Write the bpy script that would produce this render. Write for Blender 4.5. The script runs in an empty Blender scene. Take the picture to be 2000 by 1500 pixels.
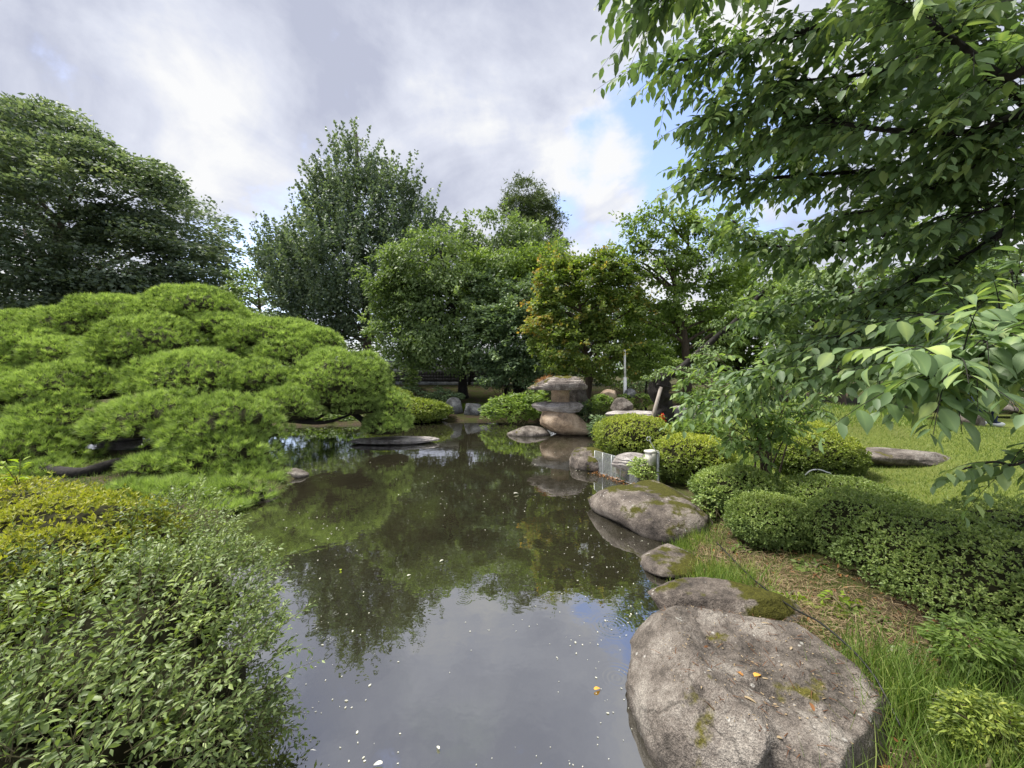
import bpy, bmesh, math, random
import numpy as np
from mathutils import Vector, Matrix

# ------------------------------------------------------------------ camera, sky, sun
scene = bpy.context.scene
COL = scene.collection
F = 755.0                      # focal length in photograph pixels (2000 wide)
H = 2.0                        # eye height above the water
PITCH = math.radians(1.82)

cam_data = bpy.data.cameras.new("camera")
cam_data.sensor_width = 36.0
cam_data.lens = F / 2000.0 * 36.0
cam_data.clip_start = 0.05
cam_data.clip_end = 3000.0
cam = bpy.data.objects.new("camera", cam_data)
COL.objects.link(cam)
cam.location = (0, 0, H)
cam.rotation_euler = (math.pi / 2 - PITCH, 0, 0)
scene.camera = cam

scene.view_settings.view_transform = 'Standard'
scene.view_settings.look = 'None'
scene.view_settings.gamma = 1.0
scene.view_settings.use_curve_mapping = False
scene.view_settings.exposure = 2.2

SUN_EL, SUN_AZ = math.radians(63), math.radians(-72)     # azimuth from +Y, clockwise
sun_dir = Vector((math.sin(SUN_AZ) * math.cos(SUN_EL), math.cos(SUN_AZ) * math.cos(SUN_EL), math.sin(SUN_EL)))
sd = bpy.data.lights.new("sun", 'SUN')
sd.energy = 1.75
sd.angle = math.radians(20)
sd.color = (1.0, 0.95, 0.87)
sun = bpy.data.objects.new("sun", sd)
COL.objects.link(sun)
sun.rotation_euler = (-sun_dir).to_track_quat('-Z', 'Y').to_euler()


def ray(px, py):
    x, y = (px - 1000) / F, -(py - 750) / F
    c, s = math.cos(PITCH), math.sin(PITCH)
    return np.array([x, c + y * s, -s + y * c])


def PX(px, py, d):
    r = ray(px, py)
    return np.array([0, 0, H]) + r * (d / r[1])


def G(px, py, z=0.0):
    r = ray(px, py)
    return np.array([0, 0, H]) + r * ((z - H) / r[2])


world = bpy.data.worlds.new("World")
scene.world = world
world.use_nodes = True
wn, wl = world.node_tree.nodes, world.node_tree.links
wn.clear()


def N(tree, typ, **kw):
    n = tree.nodes.new(typ)
    for k, v in kw.items():
        if k.startswith('i_'):
            key = k[2:]
            n.inputs[int(key) if key.isdigit() else key.replace('_', ' ')].default_value = v
        else:
            setattr(n, k, v)
    return n


def build_sky():
    t = world.node_tree
    L = t.links.new
    out = N(t, 'ShaderNodeOutputWorld')
    bg = N(t, 'ShaderNodeBackground')
    bg.inputs['Strength'].default_value = 0.1
    sky = N(t, 'ShaderNodeTexSky', sky_type='NISHITA', sun_disc=False)
    sky.sun_elevation = SUN_EL
    sky.sun_rotation = SUN_AZ
    tc = N(t, 'ShaderNodeTexCoord')
    sep = N(t, 'ShaderNodeSeparateXYZ')
    L(tc.outputs['Generated'], sep.inputs[0])
    zz = N(t, 'ShaderNodeMath', operation='MAXIMUM', i_1=0.0)
    L(sep.outputs['Z'], zz.inputs[0])
    za = N(t, 'ShaderNodeMath', operation='ADD', i_1=0.28)
    L(zz.outputs[0], za.inputs[0])
    dx = N(t, 'ShaderNodeMath', operation='DIVIDE')
    dy = N(t, 'ShaderNodeMath', operation='DIVIDE')
    L(sep.outputs['X'], dx.inputs[0]); L(za.outputs[0], dx.inputs[1])
    L(sep.outputs['Y'], dy.inputs[0]); L(za.outputs[0], dy.inputs[1])
    pl = N(t, 'ShaderNodeCombineXYZ')
    L(dx.outputs[0], pl.inputs[0]); L(dy.outputs[0], pl.inputs[1])
    # broad shapes, and finer billows
    n1 = N(t, 'ShaderNodeTexNoise', i_Scale=1.7, i_Detail=10.0, i_Roughness=0.56, i_Distortion=0.55)
    mp = N(t, 'ShaderNodeMapping')
    mp.inputs['Location'].default_value = (3.1, 1.7, 0.4)
    L(pl.outputs[0], mp.inputs[0]); L(mp.outputs[0], n1.inputs['Vector'])
    n2 = N(t, 'ShaderNodeTexNoise', i_Scale=3.6, i_Detail=10.0, i_Roughness=0.58, i_Distortion=0.25)
    mp2 = N(t, 'ShaderNodeMapping')
    mp2.inputs['Location'].default_value = (0.3, 4.2, 2.2)
    L(tc.outputs['Generated'], mp2.inputs[0]); L(mp2.outputs[0], n2.inputs['Vector'])

    def near(px, py, deg0, deg1):
        d = Vector(ray(px, py)).normalized()
        dot = N(t, 'ShaderNodeVectorMath', operation='DOT_PRODUCT')
        dot.inputs[1].default_value = d
        L(tc.outputs['Generated'], dot.inputs[0])
        mr = N(t, 'ShaderNodeMapRange', interpolation_type='SMOOTHSTEP')
        mr.inputs['From Min'].default_value = math.cos(math.radians(deg0))
        mr.inputs['From Max'].default_value = math.cos(math.radians(deg1))
        L(dot.outputs['Value'], mr.inputs['Value'])
        return mr.outputs[0]

    def add(a, b, k):
        m = N(t, 'ShaderNodeMath', operation='MULTIPLY_ADD', i_1=k)
        L(b, m.inputs[0]); L(a, m.inputs[2])
        return m.outputs[0]

    # where the cloud cover opens (towards the right and low on the left)
    cov = n2.outputs['Fac']
    cov = add(cov, near(1300, 365, 18, 3), -0.32)
    cov = add(cov, near(1115, 280, 5, 1), -0.16)
    cov = add(cov, near(455, 545, 9, 1), -0.20)
    cov = add(cov, near(1040, 290, 8, 1), 0.10)
    cov = add(cov, near(1190, 340, 7, 1), 0.13)
    cov = add(cov, near(1130, 470, 8, 1), 0.08)
    mask = N(t, 'ShaderNodeMapRange', interpolation_type='SMOOTHSTEP')
    mask.inputs['From Min'].default_value = 0.25
    mask.inputs['From Max'].default_value = 0.44
    L(cov, mask.inputs['Value'])
    # cloud brightness
    br = n1.outputs['Fac']
    br = add(br, n2.outputs['Fac'], 0.72)
    br = add(br, near(1060, 300, 12, 2), 0.0)
    br = add(br, near(1180, 350, 9, 2), 0.03)
    br = add(br, near(1150, 480, 20, 3), 0.04)
    br = add(br, near(480, 80, 8, 1), 0.08)
    br = add(br, near(880, 180, 8, 1), 0.10)
    br = add(br, near(560, 440, 8, 1), 0.05)
    br = add(br, near(1750, 250, 40, 5), 0.06)
    br = add(br, near(300, 180, 30, 5), -0.04)
    br = add(br, near(650, 90, 14, 2), -0.03)
    ramp = N(t, 'ShaderNodeValToRGB')
    e = ramp.color_ramp.elements
    e[0].position = 0.70; e[0].color = (0.47, 0.50, 0.62, 1)
    e[1].position = 1.20; e[1].color = (0.86, 0.865, 0.875, 1)
    m = ramp.color_ramp.elements.new(0.88); m.color = (0.67, 0.70, 0.80, 1)
    L(br, ramp.inputs[0])
    sc = N(t, 'ShaderNodeVectorMath', operation='SCALE')
    sc.inputs['Scale'].default_value = 2.45
    L(ramp.outputs[0], sc.inputs[0])
    skc = N(t, 'ShaderNodeVectorMath', operation='MULTIPLY')
    skc.inputs[1].default_value = (0.80, 0.72, 0.74)
    L(sky.outputs[0], skc.inputs[0])
    mix = N(t, 'ShaderNodeMix', data_type='RGBA')
    L(mask.outputs[0], mix.inputs['Factor'])
    L(skc.outputs[0], mix.inputs['A']); L(sc.outputs[0], mix.inputs['B'])
    L(mix.outputs['Result'], bg.inputs['Color'])
    L(bg.outputs[0], out.inputs['Surface'])


build_sky()

# ------------------------------------------------------------------ helpers
RNG = np.random.default_rng(7)
random.seed(7)


def nrmz(a):
    return a / np.maximum(np.linalg.norm(a, axis=-1, keepdims=True), 1e-9)


def _hash(ix, iy, iz, seed):
    h = (ix * 374761393 + iy * 668265263 + iz * 2147483647 + seed * 1274126177) & 0xFFFFFFFF
    h = ((h ^ (h >> 13)) * 1274126177) & 0xFFFFFFFF
    h = (h ^ (h >> 16)) & 0xFFFFFF
    return h / float(0xFFFFFF)


def vnoise(P, seed=0):
    P = np.asarray(P, float)
    i = np.floor(P).astype(np.int64)
    f = P - i
    u = f * f * (3 - 2 * f)
    r = 0
    for a in (0, 1):
        wx = u[..., 0] if a else 1 - u[..., 0]
        for b in (0, 1):
            wy = u[..., 1] if b else 1 - u[..., 1]
            for c in (0, 1):
                wz = u[..., 2] if c else 1 - u[..., 2]
                r = r + wx * wy * wz * _hash(i[..., 0] + a, i[..., 1] + b, i[..., 2] + c, seed)
    return r


def fbm(P, oct=4, seed=0):
    P = np.asarray(P, float)
    r, a, s = 0, 0.5, 0
    for k in range(oct):
        r = r + a * vnoise(P * (2.03 ** k) + 17.3 * k, seed + k)
        s += a
        a *= 0.5
    return r / s


def make_mesh(name, V, Fc, mat=None, tone=None, smooth=False, attrs=None):
    """V (n,3); Fc: array (m,k) or a list of such arrays."""
    if not isinstance(Fc, list):
        Fc = [Fc]
    Fc = [np.asarray(f, np.int32) for f in Fc if len(f)]
    me = bpy.data.meshes.new(name)
    V = np.asarray(V, np.float32)
    me.vertices.add(len(V))
    me.vertices.foreach_set('co', V.ravel())
    nl = sum(f.size for f in Fc)
    npol = sum(len(f) for f in Fc)
    me.loops.add(nl)
    me.polygons.add(npol)
    me.loops.foreach_set('vertex_index', np.concatenate([f.ravel() for f in Fc]))
    tot = np.concatenate([np.full(len(f), f.shape[1], np.int32) for f in Fc])
    start = np.zeros(npol, np.int32)
    start[1:] = np.cumsum(tot)[:-1]
    me.polygons.foreach_set('loop_start', start)
    me.polygons.foreach_set('loop_total', tot)
    if smooth:
        me.polygons.foreach_set('use_smooth', np.ones(npol, bool))
    me.update(calc_edges=True)
    if tone is not None:
        a = me.attributes.new('tone', 'FLOAT', 'POINT')
        a.data.foreach_set('value', np.asarray(tone, np.float32))
    for k, v in (attrs or {}).items():
        a = me.attributes.new(k, 'FLOAT', 'POINT')
        a.data.foreach_set('value', np.asarray(v, np.float32))
    if mat is not None:
        me.materials.append(mat)
    return me


def link(name, me, parent=None, kind=None, label=None):
    o = bpy.data.objects.new(name, me)
    COL.objects.link(o)
    if parent is not None:
        o.parent = parent
    if kind:
        o['kind'] = kind
    if label:
        o['label'] = label
    return o


def thing(name, label, cat, loc, group=None):
    o = bpy.data.objects.new(name, None)
    COL.objects.link(o)
    o.empty_display_size = 0.2
    o.location = [float(v) for v in loc]
    o['label'] = label
    o['category'] = cat
    if group:
        o['group'] = group
    return o


def part(root, name, V, Fc, mat, tone=None, smooth=False, kind=None, label=None, attrs=None):
    """A part given in world coordinates, stored relative to its thing."""
    off = np.zeros(3)
    p = root
    while p is not None:
        off = off + np.array(p.location)
        p = p.parent
    me = make_mesh(name, np.asarray(V) - off, Fc, mat, tone, smooth, attrs)
    return link(name, me, root, kind, label)


def single(name, label, cat, V, Fc, mat, loc, group=None, tone=None, smooth=False, attrs=None):
    me = make_mesh(name, np.asarray(V) - np.asarray(loc), Fc, mat, tone, smooth, attrs)
    o = link(name, me)
    o.location = [float(v) for v in loc]
    o['label'] = label
    o['category'] = cat
    if group:
        o['group'] = group
    return o


class Geo:
    def __init__(self):
        self.v, self.f, self.n = [], {}, 0

    def add(self, V, Fc):
        Fc = Fc if isinstance(Fc, list) else [Fc]
        for f in Fc:
            f = np.asarray(f, np.int64)
            if len(f):
                self.f.setdefault(f.shape[1], []).append(f + self.n)
        self.v.append(np.asarray(V, float))
        self.n += len(V)
        return self

    def get(self):
        return np.concatenate(self.v), [np.concatenate(a) for a in self.f.values()]


def tube(pts, radii, sides=6, cap=True):
    pts = np.asarray(pts, float)
    n = len(pts)
    radii = np.broadcast_to(np.asarray(radii, float), (n,))
    tang = nrmz(np.gradient(pts, axis=0))
    ref = np.array([0.0, 0.0, 1.0]) if abs(tang[0][2]) < 0.9 else np.array([1.0, 0.0, 0.0])
    a = nrmz(np.cross(tang, ref))
    b = np.cross(tang, a)
    th = np.linspace(0, 2 * math.pi, sides, endpoint=False)
    V = pts[:, None, :] + radii[:, None, None] * (np.cos(th)[None, :, None] * a[:, None, :] + np.sin(th)[None, :, None] * b[:, None, :])
    V = V.reshape(-1, 3)
    i = np.arange(n - 1)[:, None] * sides
    j = np.arange(sides)[None, :]
    k = (j + 1) % sides
    Q = np.stack([i + j, i + k, i + sides + k, i + sides + j], -1).reshape(-1, 4)
    fs = [Q]
    if cap:
        V = np.concatenate([V, pts[:1], pts[-1:]])
        c0, c1 = n * sides, n * sides + 1
        jj = np.arange(sides)
        kk = (jj + 1) % sides
        fs.append(np.concatenate([np.stack([np.full(sides, c0), kk, jj], -1), np.stack([np.full(sides, c1), (n - 1) * sides + jj, (n - 1) * sides + kk], -1)]))
    return V, fs


def spline(ctrl, n=12):
    """Catmull-Rom through control points."""
    C = np.asarray(ctrl, float)
    P = np.concatenate([2 * C[:1] - C[1:2], C, 2 * C[-1:] - C[-2:-1]])
    out = []
    for i in range(1, len(P) - 2):
        t = np.linspace(0, 1, n, endpoint=False)[:, None]
        p0, p1, p2, p3 = P[i - 1], P[i], P[i + 1], P[i + 2]
        out.append(0.5 * ((2 * p1) + (-p0 + p2) * t + (2 * p0 - 5 * p1 + 4 * p2 - p3) * t ** 2 + (-p0 + 3 * p1 - 3 * p2 + p3) * t ** 3))
    out.append(C[-1:])
    return np.concatenate(out)


def box(c, s, rotz=0.0, tilt=None):
    V = np.array([[x, y, z] for x in (-.5, .5) for y in (-.5, .5) for z in (-.5, .5)]) * np.asarray(s, float)
    if tilt is not None:
        V = V @ np.array(Matrix(tilt).to_3x3()).T if not isinstance(tilt, np.ndarray) else V @ tilt.T
    c_, s_ = math.cos(rotz), math.sin(rotz)
    V = V @ np.array([[c_, s_, 0], [-s_, c_, 0], [0, 0, 1]])
    Q = np.array([[0, 1, 3, 2], [4, 6, 7, 5], [0, 4, 5, 1], [2, 3, 7, 6], [0, 2, 6, 4], [1, 5, 7, 3]])
    return V + np.asarray(c, float), Q


def in_view(P, m=20):
    v = P - np.array([0, 0, H])
    c, s = math.cos(PITCH), math.sin(PITCH)
    dep = v[:, 1] * c - v[:, 2] * s
    upc = v[:, 1] * s + v[:, 2] * c
    px = 1000 + F * v[:, 0] / np.maximum(dep, 1e-6)
    py = 750 - F * upc / np.maximum(dep, 1e-6)
    return (dep > .1) & (px > -m) & (px < 2000 + m) & (py > -m) & (py < 1500 + m), dep


# leaf templates: (along, across, up) in units of length / width / length
T_DIAMOND = (np.array([[0, 0, 0], [.45, .5, .03], [1, 0, -.05], [.45, -.5, .03]]), np.array([[0, 1, 2], [0, 2, 3]]))
T_NEEDLE = (np.array([[0, .5, 0], [0, -.5, 0], [1, 0, 0]]), np.array([[0, 1, 2]]))
T_BLADE = (np.array([[0, .5, 0], [0, -.5, 0], [.55, .35, .06], [.55, -.35, .06], [1, 0, -.06]]), np.array([[0, 1, 3], [0, 3, 2], [2, 3, 4]]))
T_LEAF = (np.array([[0, 0, 0], [.28, .42, .07], [.62, .40, .05], [1, 0, -.10], [.62, -.40, .05], [.28, -.42, .07], [.45, 0, 0]]),
          np.array([[0, 6, 1], [1, 6, 2], [2, 6, 3], [3, 6, 4], [4, 6, 5], [5, 6, 0]]))

T_FOLD = (np.array([[0, 0, 0], [.42, .5, .09], [1, 0, -.08], [.42, -.5, .09], [.45, 0, .02]]), np.array([[0, 4, 1], [1, 4, 2], [2, 4, 3], [3, 4, 0]]))


def _cherry():
    xs = np.array([0, .10, .3, .5, .7, .86, 1.0])
    w = np.array([0, .30, .47, .49, .36, .15, 0.0])
    V = []
    for x, ww in zip(xs, w):
        zc = 0.05 * math.sin(x * 3.0) - 0.20 * x * x
        V += [[x, ww, zc + .10 * ww], [x, 0, zc], [x, -ww, zc + .10 * ww]]
    fs = []
    for i in range(len(xs) - 1):
        a = 3 * i
        fs += [[a, a + 1, a + 4], [a, a + 4, a + 3], [a + 1, a + 2, a + 5], [a + 1, a + 5, a + 4]]
    fs = [f for f in fs if not (f[0] in (0, 2) and False)]
    return np.array(V), np.array(fs)


T_CHERRY = _cherry()


def leaves(pos, dirs, nrm, L, W, template, tone):
    T, Fk = template
    d = nrmz(dirs)
    side = nrmz(np.cross(d, nrm))
    up = np.cross(side, d)
    L = np.broadcast_to(L, (len(pos),))
    W = np.broadcast_to(W, (len(pos),))
    V = (pos[:, None, :] + (L[:, None] * T[None, :, 0])[:, :, None] * d[:, None, :]
         + (W[:, None] * T[None, :, 1])[:, :, None] * side[:, None, :]
         + (L[:, None] * T[None, :, 2])[:, :, None] * up[:, None, :])
    k = len(T)
    Fc = (np.arange(len(pos))[:, None, None] * k + Fk[None]).reshape(-1, Fk.shape[1])
    tn = np.repeat(np.broadcast_to(tone, (len(pos),)), k)
    return V.reshape(-1, 3), Fc, tn


def rdir(n, rng=None):
    rng = rng or RNG
    return nrmz(rng.normal(size=(n, 3)))


# ------------------------------------------------------------------ materials
def ramp_node(t, stops):
    r = N(t, 'ShaderNodeValToRGB')
    el = r.color_ramp.elements
    while len(el) < len(stops):
        el.new(0.5)
    for e, (p, c) in zip(el, stops):
        e.position = p
        e.color = (*c, 1)
    return r


def new_mat(name):
    m = bpy.data.materials.new(name)
    m.use_nodes = True
    t = m.node_tree
    t.nodes.clear()
    out = N(t, 'ShaderNodeOutputMaterial')
    return m, t, out, t.links.new


def leaf_mat(name, c0, c1, c2, trans=0.32, rough=0.5, spec=0.35, tcol=1.5):
    m, t, out, L = new_mat(name)
    at = N(t, 'ShaderNodeAttribute', attribute_name='tone')
    r = ramp_node(t, [(0.0, c0), (0.5, c1), (1.0, c2)])
    L(at.outputs['Fac'], r.inputs[0])
    p = N(t, 'ShaderNodeBsdfPrincipled', i_Roughness=rough)
    p.inputs['Specular IOR Level'].default_value = spec
    L(r.outputs[0], p.inputs['Base Color'])
    tr = N(t, 'ShaderNodeBsdfTranslucent')
    g = N(t, 'ShaderNodeMix', data_type='RGBA', blend_type='MULTIPLY')
    g.inputs['Factor'].default_value = 1.0
    g.inputs['B'].default_value = (tcol * 1.1, tcol * 1.15, tcol * 0.5, 1)
    L(r.outputs[0], g.inputs['A'])
    L(g.outputs['Result'], tr.inputs['Color'])
    mx = N(t, 'ShaderNodeMixShader')
    mx.inputs[0].default_value = trans
    L(p.outputs[0], mx.inputs[1]); L(tr.outputs[0], mx.inputs[2])
    L(mx.outputs[0], out.inputs['Surface'])
    return m


def bark_mat(name, c0, c1, scale=14.0, bump=0.6):
    m, t, out, L = new_mat(name)
    tc = N(t, 'ShaderNodeTexCoord')
    mp = N(t, 'ShaderNodeMapping')
    mp.inputs['Scale'].default_value = (1, 1, 0.35)
    L(tc.outputs['Object'], mp.inputs[0])
    n = N(t, 'ShaderNodeTexNoise', i_Scale=scale, i_Detail=6.0, i_Roughness=0.65)
    L(mp.outputs[0], n.inputs['Vector'])
    r = ramp_node(t, [(0.3, c0), (0.7, c1)])
    L(n.outputs['Fac'], r.inputs[0])
    p = N(t, 'ShaderNodeBsdfPrincipled', i_Roughness=0.9)
    L(r.outputs[0], p.inputs['Base Color'])
    b = N(t, 'ShaderNodeBump', i_Strength=bump, i_Distance=0.03)
    L(n.outputs['Fac'], b.inputs['Height'])
    L(b.outputs[0], p.inputs['Normal'])
    L(p.outputs[0], out.inputs['Surface'])
    return m


def rock_mat(name, c0, c1, c2, moss=0.0, scale=5.0, moss_col=(0.12, 0.11, 0.02), lichen=0.5, strata=0.0, speck=1.0, crack=0.0):
    m, t, out, L = new_mat(name)
    tc = N(t, 'ShaderNodeTexCoord')
    geo = N(t, 'ShaderNodeNewGeometry')
    n1 = N(t, 'ShaderNodeTexNoise', i_Scale=scale, i_Detail=8.0, i_Roughness=0.62)
    L(tc.outputs['Object'], n1.inputs['Vector'])
    n2 = N(t, 'ShaderNodeTexNoise', i_Scale=scale * 9, i_Detail=4.0, i_Roughness=0.7)
    L(tc.outputs['Object'], n2.inputs['Vector'])
    r = ramp_node(t, [(0.34, c0), (0.50, c1), (0.66, c2)])
    fac = N(t, 'ShaderNodeMath', operation='MULTIPLY_ADD', i_1=0.35 * speck)
    L(n2.outputs['Fac'], fac.inputs[0])
    s = N(t, 'ShaderNodeMath', operation='ADD', i_1=-0.17 * speck)
    L(n1.outputs['Fac'], s.inputs[0]); L(s.outputs[0], fac.inputs[2])
    L(fac.outputs[0], r.inputs[0])
    col = r.outputs[0]
    # pale lichen flecks
    vo = N(t, 'ShaderNodeTexVoronoi', i_Scale=scale * 5)
    L(tc.outputs['Object'], vo.inputs['Vector'])
    n3 = N(t, 'ShaderNodeTexNoise', i_Scale=scale * 1.3, i_Detail=3.0)
    L(tc.outputs['Object'], n3.inputs['Vector'])
    ls = N(t, 'ShaderNodeMath', operation='MULTIPLY_ADD', i_1=-0.9)
    L(vo.outputs['Distance'], ls.inputs[0]); L(n3.outputs['Fac'], ls.inputs[2])
    lr = N(t, 'ShaderNodeMapRange')
    lr.inputs['From Min'].default_value = 0.40
    lr.inputs['From Max'].default_value = 0.50
    lr.inputs['To Max'].default_value = lichen
    L(ls.outputs[0], lr.inputs['Value'])
    mx = N(t, 'ShaderNodeMix', data_type='RGBA')
    mx.inputs['B'].default_value = (0.50, 0.49, 0.45, 1)
    L(lr.outputs[0], mx.inputs['Factor']); L(col, mx.inputs['A'])
    col = mx.outputs['Result']
    if moss > 0:
        sx = N(t, 'ShaderNodeSeparateXYZ')
        L(geo.outputs['Normal'], sx.inputs[0])
        n4 = N(t, 'ShaderNodeTexNoise', i_Scale=scale * 0.7, i_Detail=6.0, i_Roughness=0.6)
        mp = N(t, 'ShaderNodeMapping')
        mp.inputs['Location'].default_value = (5.3, 2.2, 1.1)
        L(tc.outputs['Object'], mp.inputs[0]); L(mp.outputs[0], n4.inputs['Vector'])
        a = N(t, 'ShaderNodeMath', operation='MULTIPLY_ADD', i_1=0.13)
        L(sx.outputs['Z'], a.inputs[0]); L(n4.outputs['Fac'], a.inputs[2])
        mr = N(t, 'ShaderNodeMapRange')
        mr.inputs['From Min'].default_value = 0.80 - moss * 0.36
        mr.inputs['From Max'].default_value = 0.85 - moss * 0.36
        L(a.outputs[0], mr.inputs['Value'])
        mm = N(t, 'ShaderNodeMix', data_type='RGBA')
        mc = ramp_node(t, [(0.3, tuple(v * 0.5 for v in moss_col)), (0.7, moss_col)])
        L(n2.outputs['Fac'], mc.inputs[0])
        L(mr.outputs[0], mm.inputs['Factor']); L(col, mm.inputs['A']); L(mc.outputs[0], mm.inputs['B'])
        col = mm.outputs['Result']
    # crisp mineral grain, and fine cracks
    vg = N(t, 'ShaderNodeTexNoise', i_Scale=150.0, i_Detail=2.0, i_Roughness=0.6)
    L(tc.outputs['Object'], vg.inputs['Vector'])
    gm = N(t, 'ShaderNodeMapRange')
    gm.inputs['From Min'].default_value = 0.35
    gm.inputs['From Max'].default_value = 0.65
    gm.inputs['To Min'].default_value = 0.62
    gm.inputs['To Max'].default_value = 1.38
    L(vg.outputs['Fac'], gm.inputs['Value'])
    gs = N(t, 'ShaderNodeVectorMath', operation='SCALE')
    L(col, gs.inputs[0]); L(gm.outputs[0], gs.inputs['Scale'])
    col = gs.outputs[0]
    crk = None
    if crack:
        wp = N(t, 'ShaderNodeVectorMath', operation='MULTIPLY_ADD')
        wp.inputs[1].default_value = (.35, .35, .35)
        L(n1.outputs['Color'], wp.inputs[0]); L(tc.outputs['Object'], wp.inputs[2])
        ve = N(t, 'ShaderNodeTexVoronoi', feature='DISTANCE_TO_EDGE', i_Scale=crack)
        L(wp.outputs[0], ve.inputs['Vector'])
        cm = N(t, 'ShaderNodeMapRange')
        cm.inputs['From Min'].default_value = 0.0
        cm.inputs['From Max'].default_value = 0.010
        cm.inputs['To Min'].default_value = 0.55
        L(ve.outputs['Distance'], cm.inputs['Value'])
        cs = N(t, 'ShaderNodeVectorMath', operation='SCALE')
        L(col, cs.inputs[0]); L(cm.outputs[0], cs.inputs['Scale'])
        col = cs.outputs[0]
        crk = cm.outputs[0]
    sp = N(t, 'ShaderNodeSeparateXYZ')
    L(geo.outputs['Position'], sp.inputs[0])
    wz = N(t, 'ShaderNodeMath', operation='MULTIPLY_ADD', i_1=-0.05)
    L(n1.outputs['Fac'], wz.inputs[0]); L(sp.outputs['Z'], wz.inputs[2])
    wr = N(t, 'ShaderNodeMapRange')
    wr.inputs['From Min'].default_value = -0.03
    wr.inputs['From Max'].default_value = 0.03
    wr.inputs['To Min'].default_value = 0.38
    L(wz.outputs[0], wr.inputs['Value'])
    wm = N(t, 'ShaderNodeVectorMath', operation='SCALE')
    L(col, wm.inputs[0]); L(wr.outputs[0], wm.inputs['Scale'])
    col = wm.outputs[0]
    p = N(t, 'ShaderNodeBsdfPrincipled', i_Roughness=0.92)
    p.inputs['Specular IOR Level'].default_value = 0.25
    L(col, p.inputs['Base Color'])
    hgt = N(t, 'ShaderNodeMath', operation='MULTIPLY_ADD', i_1=0.4)
    L(n2.outputs['Fac'], hgt.inputs[0]); L(n1.outputs['Fac'], hgt.inputs[2])
    h = hgt.outputs[0]
    if strata:
        wv = N(t, 'ShaderNodeTexWave', wave_type='BANDS', bands_direction='Z', i_Scale=strata, i_Distortion=6.0, i_Detail=4.0)
        L(tc.outputs['Object'], wv.inputs['Vector'])
        ha = N(t, 'ShaderNodeMath', operation='MULTIPLY_ADD', i_1=0.5)
        L(wv.outputs['Fac'], ha.inputs[0]); L(h, ha.inputs[2])
        h = ha.outputs[0]
    hg = N(t, 'ShaderNodeMath', operation='MULTIPLY_ADD', i_1=0.10)
    L(vg.outputs['Fac'], hg.inputs[0]); L(h, hg.inputs[2])
    h = hg.outputs[0]
    if crk is not None:
        hc = N(t, 'ShaderNodeMath', operation='MULTIPLY_ADD', i_1=0.10)
        L(crk, hc.inputs[0]); L(h, hc.inputs[2])
        h = hc.outputs[0]
    b = N(t, 'ShaderNodeBump', i_Strength=0.9, i_Distance=0.06)
    L(h, b.inputs['Height']); L(b.outputs[0], p.inputs['Normal'])
    L(p.outputs[0], out.inputs['Surface'])
    return m


def plain_mat(name, col, rough=0.6, metal=0.0, var=0.15, scale=20.0):
    m, t, out, L = new_mat(name)
    tc = N(t, 'ShaderNodeTexCoord')
    n = N(t, 'ShaderNodeTexNoise', i_Scale=scale, i_Detail=5.0)
    L(tc.outputs['Object'], n.inputs['Vector'])
    r = ramp_node(t, [(0.3, tuple(c * (1 - var) for c in col)), (0.7, tuple(min(1, c * (1 + var)) for c in col))])
    L(n.outputs['Fac'], r.inputs[0])
    p = N(t, 'ShaderNodeBsdfPrincipled', i_Roughness=rough, i_Metallic=metal)
    L(r.outputs[0], p.inputs['Base Color'])
    L(p.outputs[0], out.inputs['Surface'])
    return m


M = {}
M['pine'] = leaf_mat('pine_needles', (0.072, 0.108, 0.031), (0.272, 0.381, 0.109), (0.509, 0.629, 0.239), trans=0.22, rough=0.55, spec=0.25)
M['zelkova'] = leaf_mat('zelkova_leaves', (0.079, 0.117, 0.085), (0.151, 0.203, 0.145), (0.276, 0.322, 0.209), trans=0.3, rough=0.55)
M['ginkgo'] = leaf_mat('ginkgo_leaves', (0.070, 0.107, 0.078), (0.151, 0.210, 0.145), (0.312, 0.382, 0.245), trans=0.25)
M['cherry_far'] = leaf_mat('cherry_leaves_far', (0.074, 0.114, 0.046), (0.160, 0.232, 0.090), (0.298, 0.389, 0.155), trans=0.32)
M['dark_leaf'] = leaf_mat('dark_evergreen_leaves', (0.060, 0.101, 0.053), (0.144, 0.213, 0.109), (0.289, 0.381, 0.173), trans=0.22)
M['conifer'] = leaf_mat('conifer_needles', (0.052, 0.082, 0.034), (0.109, 0.155, 0.061), (0.203, 0.256, 0.110), trans=0.18)
M['maple'] = leaf_mat('maple_leaves', (0.093, 0.147, 0.034), (0.178, 0.241, 0.057), (0.428, 0.277, 0.073), trans=0.40)
M['light_leaf'] = leaf_mat('light_green_leaves', (0.089, 0.144, 0.036), (0.186, 0.271, 0.068), (0.314, 0.408, 0.113), trans=0.38)
M['cherry'] = leaf_mat('cherry_leaves_near', (0.062, 0.109, 0.048), (0.163, 0.250, 0.112), (0.489, 0.592, 0.200), trans=0.30, rough=0.52, spec=0.40)
M['sapling'] = leaf_mat('young_cherry_leaves', (0.072, 0.129, 0.044), (0.172, 0.263, 0.087), (0.366, 0.472, 0.142), trans=0.32, rough=0.52, spec=0.40)
M['privet'] = leaf_mat('privet_leaves', (0.059, 0.093, 0.031), (0.160, 0.222, 0.076), (0.359, 0.447, 0.146), trans=0.25, rough=0.46, spec=0.40)
M['golden'] = leaf_mat('golden_azalea_leaves', (0.088, 0.128, 0.016), (0.264, 0.297, 0.041), (0.416, 0.399, 0.077), trans=0.3)
M['azalea'] = leaf_mat('azalea_leaves', (0.081, 0.121, 0.027), (0.220, 0.283, 0.054), (0.512, 0.531, 0.107), trans=0.28)
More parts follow.
